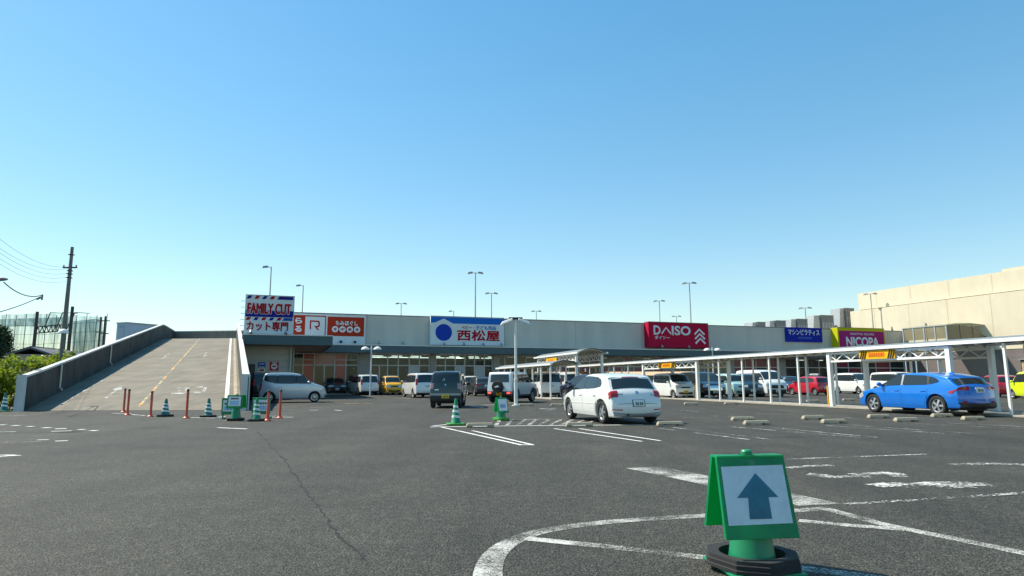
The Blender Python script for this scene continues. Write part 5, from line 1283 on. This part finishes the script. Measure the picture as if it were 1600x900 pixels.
def mirror_x(poly): return poly
def make_car(S, label, pt, cat='car', name='parked_car', group='cars in the car park', roof=None, wheel='five', plate=None, digits=None, clad=False, brake=False):
    c = Car(S); t = thing(name, label, cat, (0,0,0), 0, group)
    xf, xr, wr = S['xf'], S['xr'], S['wr']; ar = wr*1.16
    arches = [(xf, wr+.01, ar), (xr, wr+.01, ar)]
    body = bpy.data.objects.new('body', c.body([pt, M_DARK], arches)); COL.objects.link(body); body.parent = t
    MB().box(-c.L/2+.35, c.L/2-.35, -c.W/2+.30, c.W/2-.30, .2, min(.62, c.belt*.6)).build('underbody', M_DARK, t)
    # glass
    z0, z1 = S['ws']; c.end_patch(1, z0, z1, 0, -.015, .007, M_GLASS, 'windshield', t, 'sym', na=14, nz=10)
    z0, z1 = S['rw']; c.end_patch(-1, z0, z1, 0, S.get('rwi', -.06), .007, M_GLASS, 'rear_window', t, 'sym', na=14)
    for sg in (1, -1):
        for poly in S['win']: c.side_panel(poly, .010, M_GLASS, 'side_window', t, sg, rnd=1)
        for p, q in zip(S['win'], S['win'][1:]): c.side_panel([p[1], q[0], q[3], p[2]], .008, M_DARK, 'pillar_trim', t, sg)
        for x0, x1 in S['doors']:
            d = c.side_panel([(x0,S['sill']),(x1,S['sill']),(x1,S['dtop']),(x0,S['dtop'])], .005, pt, 'door', t, sg, avoid=[(a,b,r+.05) for a,b,r in arches])
            hx = x0+.16; hz = S['dtop']-.10; yy = sg*(c.hw(hx,hz)+.012)
            MB().box(hx-.09, hx+.09, yy-.015, yy+.015, hz-.018, hz+.018).build('handle', S.get('handle', pt), d, bevel=.008)
        mx, mz = S['mir']; yy = c.hw(mx, mz)
        m = MB().ell((mx, sg*(yy+.13), mz+.06), (.07,.105,.075), 12, 8); m.bar((mx,sg*(yy-.03),mz),(mx,sg*(yy+.10),mz+.03), .05, .04); m.build('mirror', S.get('mirm', pt), t, smooth=50)
        c.side_panel([(xr+ar+.02,S['sill']-.10),(xf-ar-.02,S['sill']-.10),(xf-ar-.02,S['sill']-.005),(xr+ar+.02,S['sill']-.005)], .006, M_CLAD if clad or S.get('dark_sill') else pt, 'sill', t, sg)
        if clad:
            for x, z, r in arches:
                ring = [(x+(r+.07)*math.cos(a), z+(r+.07)*math.sin(a)) for a in [R(-12)+(R(204))*i/20 for i in range(21)]]+[(x+(r+.002)*math.cos(a), z+(r+.002)*math.sin(a)) for a in [R(192)-R(204)*i/20 for i in range(21)]]
                c.side_panel([p for p in ring if p[1] > .2], .022, M_CLAD, 'arch_trim', t, sg, step=.5)
    # lamps, bumpers, plates
    for side, key, mm, nm in ((1,'head',M_HEAD,'headlight'),(-1,'tail',S.get('tailm', M_TAIL),'taillight')):
        for z0, z1, a0, a1 in S[key]: c.end_patch(side, z0, z1, a0, a1, .014, M_BRAKE if (brake and side < 0) else mm, nm, t, True, True)
    for z0, z1, hw_, mm in S.get('grille', ()): c.end_patch(1, z0, z1, -hw_, hw_, .012, mm, 'grille', t, False)
    for z0, z1, mm in S.get('rear_low', ()): c.end_patch(-1, z0, z1, 0, .04, .014, mm, 'rear_bumper', t, 'sym', na=18)
    for z0, z1, mm in S.get('front_low', ()): c.end_patch(1, z0, z1, 0, .04, .014, mm, 'front_bumper', t, 'sym', na=18)
    if S.get('gate'): z0, z1 = S['gate']; c.end_patch(-1, z0, z1, 0, -.05, .004, pt, 'tailgate', t, 'sym')
    if S.get('hood'): x0, x1 = S['hood']; c.top_patch(x0, x1, -.05, .004, pt, 'hood', t)
    if roof: x0, x1 = S['roof']; c.top_patch(x0, x1, .05, .006, roof, 'roof', t, 1.0)
    for side, z in ((-1, S['pr']), (1, S['pf'])):
        o = c.end_patch(side, z-.083, z+.083, -.165, .165, .02, plate or M_PLW, 'license_plate', t, False, nz=2, na=4)
        P, N = c.endp(side, z)
        for k, x in enumerate((-.10,-.045,.03,.085)):
            c.end_patch(side, z-.055, z+.02, x-.018, x+.018, .026, M_PLG, 'printed_mark', o, False, nz=1, na=1)
    for z0, z1, a in S.get('badge', ()):
        P, N = c.endp(-1, (z0+z1)/2); p = c.surf(P, N, a, .012); MB().cyl(p, p+Vector((N[0],0,N[1]))*.012, (z1-z0)/2, n=18).build('badge', M_CHROME if not S.get('badgem') else S['badgem'], t)
    for x in (xf, xr):
        for sg in (1, -1):
            ty, rm = wheel_mesh(wr, wheel); y = c.hw(x, wr)-.105
            o = inst('wheel', ty, t, (x, sg*y, wr+.006), (0, 0, 0 if sg < 0 else math.pi)); inst('rim', rm, o)
    return t, c

def box_out(L, H, nose, cowl, ztop, hoodz, rear_slope=.10, front_low=.2):
    """silhouette for boxy cars: front at +x"""
    f, b = L/2, -L/2
    return [(f-.06,front_low),(f,front_low+.18),(f-.01,hoodz-.22),(f-.09,hoodz-.06),(f-nose,hoodz),(f-cowl,hoodz+.10),(f-ztop,H-.11),(f-ztop-.35,H-.02),(0,H),(b+.55,H-.015),(b+rear_slope+.10,H-.07),
            (b+rear_slope*.55,H*.62),(b+.03,H*.52),(b,.55),(b+.01,.38),(b+.08,.22)]
# --- types (metres, front towards +x)
T = {}
T['hatch'] = dict(L=3.97, W=1.69, belt=.90, k=.41, xf=1.22, xr=-1.25, wr=.318, sill=.31, dtop=.88, ptaper=.14, bulge=.12,
  out=[(1.88,.20),(1.965,.36),(1.96,.54),(1.84,.69),(1.50,.80),(.98,.92),(.36,1.31),(.05,1.395),(-.40,1.425),(-.95,1.395),(-1.40,1.33),(-1.48,1.285),(-1.74,.97),(-1.86,.86),(-1.92,.70),(-1.985,.54),(-1.97,.32),(-1.86,.18)],
  ws=(.96,1.32), rw=(.995,1.27), rwi=-.06, win=[[(.90,.925),(.02,.955),(.02,1.335),(.32,1.29)],[(-.04,.955),(-.86,.985),(-.82,1.30),(-.04,1.338)],[(-.91,.99),(-1.20,1.05),(-1.08,1.22),(-.87,1.285)]],
  doors=[(.02,1.02),(-.98,.0)], mir=(.80,.93), head=[(.58,.73,-.36,.14)], tail=[(.77,.95,-.15,.13)], grille=[(.60,.68,.40,M_DARK),(.28,.42,.55,M_DARK)], rear_low=[(.215,.30,M_GREY)], gate=(.60,.95),
  pr=.58, pf=.44, hood=(1.02,1.80), badge=[(.81,.91,0)], mirm=M_DARK, roof=(-1.5,.2))
T['wagon'] = dict(L=4.475, W=1.775, belt=.95, k=.40, xf=1.35, xr=-1.32, wr=.335, sill=.33, dtop=.92, bulge=.16, ptaper=.17,
  out=[(2.10,.22),(2.22,.40),(2.21,.60),(2.06,.74),(1.60,.86),(1.10,.96),(.35,1.36),(-.05,1.44),(-.55,1.465),(-1.15,1.42),(-1.70,1.31),(-1.79,1.265),(-2.05,1.05),(-2.16,.98),(-2.19,.84),(-2.23,.62),(-2.22,.42),(-2.12,.25)],
  ws=(1.01,1.40), rw=(1.06,1.25), rwi=-.03, win=[[(1.0,.98),(.06,1.01),(.06,1.37),(.30,1.33)],[(-.02,1.01),(-1.0,1.03),(-.95,1.34),(-.02,1.375)],[(-1.07,1.035),(-1.46,1.13),(-1.30,1.25),(-1.03,1.325)]],
  doors=[(.06,1.12),(-1.02,.04)], mir=(.88,.98), head=[(.68,.80,-.42,.22)], tail=[(.87,1.0,-.34,.30)], grille=[(.50,.70,.34,M_DARK),(.26,.38,.62,M_DARK)], rear_low=[(.26,.43,M_CLAD)], gate=(.70,1.03), pr=.86, pf=.46, hood=(1.15,2.0), roof=(-1.6,.2))
T['kei'] = dict(L=3.395, W=1.475, belt=1.0, k=.16, r=.055, ptaper=.07, bulge=.07, xf=1.22, xr=-1.22, wr=.285, sill=.31, dtop=.97, out=box_out(3.395,1.70,.16,.55,.95,.98,.10),
  ws=(1.12,1.58), rw=(1.08,1.56), rwi=-.04, win=[[(1.0,1.02),(.14,1.03),(.14,1.54),(.68,1.52)],[(.07,1.03),(-.86,1.05),(-.86,1.54),(.07,1.545)],[(-.93,1.06),(-1.34,1.10),(-1.30,1.50),(-.93,1.535)]],
  doors=[(.13,1.08),(-.86,.09)], mir=(.88,1.02), head=[(.70,.88,-.30,.06)], tail=[(.70,1.0,-.06,.06)], grille=[(.70,.80,.36,M_DARK),(.30,.44,.5,M_DARK)], gate=(.62,1.05), pr=.72, pf=.48, roof=(-1.5,.55), badge=[(.92,.98,0)], tailm=M_TAILP, hood=(1.0,1.6))
T['crossover_kei'] = dict(T['kei'], out=[(1.62,.24),(1.697,.42),(1.69,.76),(1.60,.95),(1.35,1.0),(.95,1.06),(.52,1.56),(.20,1.655),(-.3,1.675),(-1.2,1.66),(-1.52,1.60),(-1.63,1.08),(-1.665,.90),(-1.695,.60),(-1.69,.44),(-1.62,.28)],
  belt=1.02, k=.18, wr=.30, rw=(1.14,1.56), rwi=-.02, tail=[(.86,1.12,-.09,.10)], rear_low=[(.30,.56,M_CLAD),(.565,.66,mat('bumper_silver', (.3,.33,.34), .4, .3))], pr=.53, badge=[(1.0,1.06,0)], dark_sill=True, gate=(.68,1.10), mirm=M_DARK)
T['compact_van'] = dict(L=3.79, W=1.645, belt=1.03, k=.17, r=.06, xf=1.25, xr=-1.23, wr=.30, sill=.33, dtop=1.0, out=[(1.80,.22),(1.89,.38),(1.885,.66),(1.78,.90),(1.40,1.04),(1.12,1.12),(.52,1.60),(.2,1.70),(-.3,1.735),(-1.2,1.72),(-1.62,1.66),(-1.78,1.10),(-1.84,.92),(-1.89,.60),(-1.88,.40),(-1.80,.25)],
  ws=(1.16,1.62), rw=(1.12,1.58), win=[[(1.08,1.08),(.24,1.08),(.24,1.56),(.58,1.54)],[(.17,1.08),(-.80,1.08),(-.80,1.57),(.17,1.57)],[(-.86,1.08),(-1.55,1.26),(-1.50,1.55),(-.86,1.57)]],
  doors=[(.22,1.18),(-.82,.18)], mir=(.90,1.10), head=[(.70,.92,-.36,.26)], tail=[(.72,1.10,-.05,.10)], grille=[(.66,.84,.40,M_DARK),(.28,.44,.6,M_DARK)], rear_low=[(.26,.36,M_CLAD)], gate=(.60,1.08), pr=.72, pf=.46, hood=(1.2,1.75), roof=(-1.5,.4))
T['minivan'] = dict(L=4.69, W=1.72, belt=1.06, k=.15, r=.06, xf=1.45, xr=-1.40, wr=.325, sill=.34, dtop=1.03, ptaper=.09, out=[(2.22,.22),(2.335,.40),(2.33,.72),(2.24,.94),(1.85,1.06),(1.52,1.14),(.75,1.68),(.4,1.79),(-.3,1.83),(-1.6,1.81),(-2.08,1.75),(-2.24,1.12),(-2.30,.94),(-2.34,.6),(-2.33,.4),(-2.24,.25)],
  ws=(1.19,1.72), rw=(1.12,1.68), win=[[(1.48,1.12),(.62,1.11),(.62,1.64),(.85,1.62)],[(.55,1.11),(-.72,1.12),(-.72,1.66),(.55,1.65)],[(-.79,1.12),(-1.95,1.16),(-1.88,1.63),(-.79,1.66)]],
  doors=[(.60,1.55),(-.74,.56)], mir=(1.35,1.13), head=[(.76,.95,-.34,.2)], tail=[(.95,1.40,-.05,.12)], grille=[(.50,.86,.50,M_CHROME),(.26,.40,.6,M_DARK)], rear_low=[(.26,.36,M_CLAD)], gate=(.58,1.08), pr=.86, pf=.44, hood=(1.6,2.2), roof=(-2.0,.6))
T['suv'] = dict(L=4.36, W=1.79, belt=1.0, k=.36, xf=1.32, xr=-1.32, wr=.35, sill=.38, dtop=.98, bulge=.15, ptaper=.15, out=[(2.05,.26),(2.16,.46),(2.15,.74),(2.02,.90),(1.6,.98),(1.02,1.07),(.38,1.47),(.0,1.56),(-.5,1.585),(-1.3,1.53),(-1.68,1.44),(-1.95,1.10),(-2.08,1.0),(-2.16,.7),(-2.15,.5),(-2.04,.3)],
  ws=(1.12,1.50), rw=(1.12,1.40), win=[[(.95,1.05),(.05,1.07),(.05,1.46),(.32,1.43)],[(-.02,1.07),(-.95,1.10),(-.90,1.44),(-.02,1.465)],[(-1.02,1.11),(-1.40,1.20),(-1.25,1.34),(-1.0,1.42)]],
  doors=[(.05,1.08),(-1.0,.03)], mir=(.82,1.04), head=[(.76,.88,-.40,.2)], tail=[(.86,1.0,-.35,.2)], grille=[(.42,.70,.5,M_DARK)], rear_low=[(.30,.50,M_CLAD)], gate=(.72,1.08), pr=.82, pf=.52, hood=(1.1,1.95), roof=(-1.5,.2))
T['offroader'] = dict(L=3.40, W=1.60, belt=1.07, k=.10, r=.05, ptaper=.04, bulge=.04, xf=1.10, xr=-1.15, wr=.345, sill=.46, dtop=1.04, out=[(1.62,.34),(1.70,.45),(1.70,.70),(1.66,1.02),(1.50,1.07),(.72,1.13),(.48,1.58),(.32,1.69),(-.3,1.715),(-1.35,1.71),(-1.58,1.67),(-1.64,1.10),(-1.66,.9),(-1.70,.62),(-1.70,.48),(-1.62,.36)],
  ws=(1.18,1.60), rw=(1.14,1.56), rwi=-.12, win=[[(.66,1.12),(-.32,1.12),(-.32,1.58),(.46,1.58)],[(-.42,1.12),(-1.42,1.12),(-1.42,1.56),(-.42,1.57)]],
  doors=[(-.34,.74)], mir=(.58,1.15), head=[(.74,.92,-.28,-.08)], tail=[(.50,.60,-.22,-.02)], grille=[(.72,.94,.42,M_DARK)], rear_low=[(.38,.64,M_CLAD)], pr=.50, pf=.55, roof=(-1.5,.4), hood=(.8,1.6), mirm=M_DARK)
T['cargo_van'] = dict(T['minivan'], L=4.69, W=1.70, out=[(2.24,.24),(2.335,.42),(2.33,.80),(2.22,1.06),(2.0,1.20),(1.35,1.80),(1.0,1.93),(.3,1.98),(-1.6,1.97),(-2.18,1.90),(-2.28,1.15),(-2.32,.9),(-2.34,.6),(-2.33,.4),(-2.24,.25)], belt=1.15, ws=(1.28,1.82), rw=(1.2,1.72),
  win=[[(1.88,1.22),(1.02,1.20),(1.02,1.72),(1.38,1.72)],[(.9,1.22),(-.3,1.22),(-.3,1.72),(.9,1.72)],[(-.4,1.22),(-2.0,1.22),(-1.95,1.70),(-.4,1.72)]], doors=[(.98,1.95),(-.32,.94)], mir=(1.75,1.25), head=[(.80,1.0,-.3,.1)], grille=[(.62,.86,.5,M_DARK),(.28,.55,.7,M_DARK)], tail=[(.75,1.2,-.06,.08)], hood=None, dtop=1.1)
T['kei_van'] = dict(T['kei'], out=box_out(3.395,1.88,.10,.28,.66,1.12,.08), belt=1.10, ws=(1.26,1.74), rw=(1.2,1.70), win=[[(1.35,1.14),(.42,1.14),(.42,1.66),(.95,1.66)],[(.34,1.14),(-.62,1.14),(-.62,1.66),(.34,1.66)],[(-.7,1.14),(-1.42,1.14),(-1.40,1.64),(-.7,1.66)]], doors=[(.40,1.40),(-.64,.36)], mir=(1.2,1.15), hood=None, dtop=1.06, roof=(-1.5,.6), gate=(.6,1.15))
T['small_hatch'] = dict(T['kei'], out=[(1.62,.22),(1.697,.38),(1.69,.66),(1.60,.82),(1.30,.90),(.92,.98),(.38,1.42),(.05,1.50),(-.4,1.52),(-1.1,1.48),(-1.42,1.40),(-1.58,.98),(-1.65,.85),(-1.695,.6),(-1.69,.4),(-1.6,.24)], belt=.95, k=.2, ws=(1.02,1.42), rw=(1.02,1.38), win=[[(.86,.99),(.05,1.0),(.05,1.38),(.35,1.36)],[(-.02,1.0),(-.82,1.02),(-.82,1.37),(-.02,1.385)],[(-.89,1.04),(-1.22,1.10),(-1.12,1.30),(-.89,1.36)]], doors=[(.05,.98),(-.84,.02)], dtop=.93, mir=(.78,.99), head=[(.62,.80,-.36,.12)], tail=[(.72,.95,-.14,.12)], tailm=M_TAIL, pr=.6)

def fit_car(t, c, x0, x1, yb, a, front=False, lab=''):
    """stand the car on the ground so that it fills the photo columns x0..x1 with its nearest tyre at row yb"""
    S = c.S; W = c.W/2; L = c.L/2
    px, py = (x0+x1)/2, yb
    for _ in range(25):
        p = G(px, py); az = math.atan2(p.y, p.x); h = az+R(a)+(math.pi if front else 0)
        co, si = math.cos(h), math.sin(h); tr = lambda x, y, z: Vector((p.x+co*x-si*y, p.y+si*x+co*y, z))
        xs = [proj(tr(x*L*.985, y*W*(.86 if abs(x) else 1), z))[0] for x in (-1,1) for y in (-1,1) for z in (.6,.9)]
        ys = [proj(tr(x, y*(W-.1), 0))[1] for x in (S['xf'],S['xr']) for y in (-1,1)]
        px += ((x0+x1)/2-(min(xs)+max(xs))/2)*.8; py += (yb-max(ys))*.8
    t.location = (p.x, p.y, 0); t.rotation_euler = (0, 0, h)
    tp = min(proj(tr(x, 0, max(q[1] for q in c.P)))[1] for x in (-.5, 0))
    print('FIT %-46s want %d..%d got %.0f..%.0f top %.0f  z=%.1f' % (lab[:46], x0, x1, min(xs), max(xs), tp, p.y))
    return t

C_WHITE = paint('paint_white', (.74,.74,.71), 0, .3); C_SILV = paint('paint_silver', (.58,.62,.66), .35, .3); C_BLUE = paint('paint_blue', (.003,.16,.60), .1, .28)
C_GREEN = paint('paint_dark_green', (.010,.027,.027), .3, .35); C_BLACK = paint('paint_black', (.008,.009,.012), .1, .25); C_GREY = paint('paint_dark_grey', (.06,.065,.068), .4, .35)
C_YEL = paint('paint_yellow', (.78,.40,.005), 0, .3); C_RED = paint('paint_red', (.52,.012,.03), .1, .3); C_MINT = paint('paint_mint', (.36,.56,.52), 0, .3)
C_NAVY = paint('paint_navy', (.015,.022,.05), .3, .3); C_LIME = paint('paint_lime', (.62,.74,.01), 0, .3); C_TEAL = paint('paint_teal', (.02,.06,.085), .3, .3); C_PALE = paint('paint_pale_silver', (.58,.60,.61), .3, .35)

def add(tp, pt, label, x0, x1, yb, a, front=False, **kw):
    t, c = make_car(T[tp], label, pt, **kw); fit_car(t, c, x0, x1, yb, a, front, label); return t, c
polo, pc_ = add('hatch', C_WHITE, 'white hatchback seen from behind, parked in the middle of the lot', 872, 1042, 662, 25)
blue, bc_ = add('wagon', C_BLUE, 'bright blue hatchback with silver wheels in front of the walkway', 1338, 1562, 650, 47)
silver, sc_ = add('compact_van', C_SILV, 'silver compact van in side view beside the ramp foot', 404, 508, 629.5, 87, True, wheel='ten', cat='van')
hust, hc_ = add('crossover_kei', C_GREEN, 'dark green boxy kei car seen from behind with yellow plate', 670, 730, 637.5, -5.5, plate=M_PLY, clad=True)
jim, jc_ = add('offroader', C_PALE, 'pale silver off-roader with black spare wheel and brake lights on', 768, 832, 629.5, -27, plate=M_PLY, clad=True, brake=True, wheel='five')
# spare wheel
P, N = jc_.endp(-1, .86); sp = MB().cyl((P[0]-.01,.05,.88),(P[0]-.20,.05,.88), .335, .32, 28).build('spare_wheel', M_TYRE, jim, smooth=40, bevel=.03)
MB().prism([(-.12,.02),(.14,.04),(.12,.12),(.02,.14),(-.02,.09),(-.10,.10)], P[0]-.215, P[0]-.203).build('logo', M_REFL, sp, fix=True); o = sp.children[-1]
for v in o.data.vertices: v.co = Vector((v.co.y, .05-v.co.x, .82+v.co.z))
# towel-sized sticker and nameplate marks on the green car
hc_.end_patch(-1, 1.24, 1.33, .05, .075, .011, M_REFL, 'sticker', hust, False, nz=1, na=1); hc_.end_patch(-1, 1.225, 1.24, .05, .15, .011, M_REFL, 'sticker', hust, False, nz=1, na=2)
hc_.end_patch(-1, .80, .835, .30, .48, .011, M_CHROME, 'nameplate', hust, False, nz=1, na=2)
# exhaust and reflectors on the white hatchback
pc_.end_patch(-1, .375, .405, -.22, .06, .012, M_TAIL, 'reflector', polo, True, True, nz=1)
MB().cyl((-1.90,-.05+.35,.27),(-2.0,.35,.27), .035, n=14).build('exhaust', M_DARK, polo); pc_.end_patch(-1, .80, .825, -.62, -.42, .009, M_GREY, 'nameplate', polo, False, nz=1, na=2); pc_.end_patch(-1, .83, .86, .42, .55, .009, M_GREY, 'nameplate', polo, False, nz=1, na=2)
pc_.end_patch(-1, 1.285, 1.30, -.26, .26, .012, M_TAIL, 'brake_light', polo, False, nz=1, na=4)
pc_.end_patch(-1, .565, .58, 0, -.10, .009, M_GREY, 'bumper_seam', polo, 'sym', nz=1); pc_.end_patch(-1, .485, .675, -.19, .19, .012, M_DARK, 'plate_recess', polo, False, nz=2, na=4)
for sg in (1,-1): pc_.side_panel([(1.0,.53),(-.95,.55),(-.95,.565),(1.0,.545)], .012, C_WHITE, 'door_crease', polo, sg)
bc_.end_patch(-1, .40, .50, -.22, -.10, .016, M_TAIL, 'reflector', blue, True, True, nz=1)
MB().prism([(-1.30,1.37),(-1.05,1.41),(-1.30,1.46)], -.015, .015).build('antenna', C_BLUE, blue, fix=True)
for sg in (1,-1): bc_.side_panel([(.055,1.0),(-.015,1.0),(-.015,1.385),(.055,1.38)], .012, M_GREY, 'pillar_trim', blue, sg)

add('minivan', C_BLACK, 'black van in the shade just behind the silver van', 386, 430, 625, 8, cat='van', wheel='ten')
add('suv', C_GREY, 'dark grey car facing out before the red shop windows', 505, 540, 617, 8, True)
add('minivan', C_WHITE, 'white minivan with its back to us, left of the yellow kei car', 544, 592, 617.5, 16, cat='van', wheel='ten')
add('kei', C_YEL, 'yellow boxy kei car with a white roof facing us', 592, 628, 617.5, 13, True, roof=C_WHITE, plate=M_PLY)
add('minivan', C_WHITE, 'white minivan directly left of the dark green kei car', 629, 682, 621.5, 15, cat='van', wheel='ten')
add('kei', C_WHITE, 'white kei car facing us behind the dark green one', 718, 750, 616, 12, True)
add('suv', C_GREY, 'dark grey hatchback left of the off-roader', 732, 772, 619, 13)
add('minivan', C_WHITE, 'white minivan with its back to us, right of the off-roader', 824, 877, 621.5, 15, cat='van', wheel='ten')
add('kei_van', C_WHITE, 'white kei van behind the dark car and the white hatchback', 869, 906, 620, 16, cat='van')
add('suv', C_NAVY, 'dark navy car half hidden behind the white hatchback', 870, 972, 628.5, 32)
add('kei', C_WHITE, 'white kei car with yellow plate facing us behind the walkway', 1018, 1086, 623.5, 30, True, plate=M_PLY, cat='car')
add('minivan', C_BLACK, 'black minivan facing us behind the thick walkway post', 1062, 1132, 622, 24, True, cat='van')
add('kei', C_MINT, 'pale mint kei car behind the slim walkway posts', 1110, 1170, 620.5, 34, True, roof=C_WHITE, wheel='steel')
add('kei', C_TEAL, 'dark teal kei car facing us between mint car and white van', 1156, 1188, 620.5, 8, True)
add('cargo_van', C_WHITE, 'tall white cargo van behind the walkway', 1150, 1228, 620.5, 31, True, cat='van', wheel='steel')
add('suv', C_BLACK, 'black car between the white cargo van and the red hatchback', 1214, 1252, 615.5, 9, True, wheel='steel')
add('small_hatch', C_RED, 'red small hatchback seen behind the walkway posts', 1234, 1297, 618, 44)
cw, cwc = add('suv', C_WHITE, 'white car with a roof box behind the red small hatchback', 1252, 1294, 612, 6, True)
rb = thing('roof_box', 'slim white roof box on the car behind the red small hatchback', 'roof box', cw.location, cw.rotation_euler[2]); zt = max(q[1] for q in cwc.P)
MB().box(-.9,.9,-.4,.4,zt+.10,zt+.30).build('shell', C_WHITE, rb, bevel=.08); MB().box(-.6,-.52,-.6,.6,zt+.02,zt+.098).box(.52,.6,-.6,.6,zt-.01,zt+.098).build('crossbar', M_DARK, rb)
add('minivan', C_WHITE, 'white minivan side on behind the walkway gap, left of the blue car', 1303, 1376, 616, 34, True, cat='van')
add('minivan', C_WHITE, 'white minivan whose roof shows over the blue car', 1362, 1450, 618.5, 42, True, cat='van')
add('small_hatch', C_RED, 'red car behind the rightmost walkway posts', 1528, 1592, 621, 25)
add('kei', C_LIME, 'lime yellow kei car cut by the right edge', 1584, 1660, 625, 32)
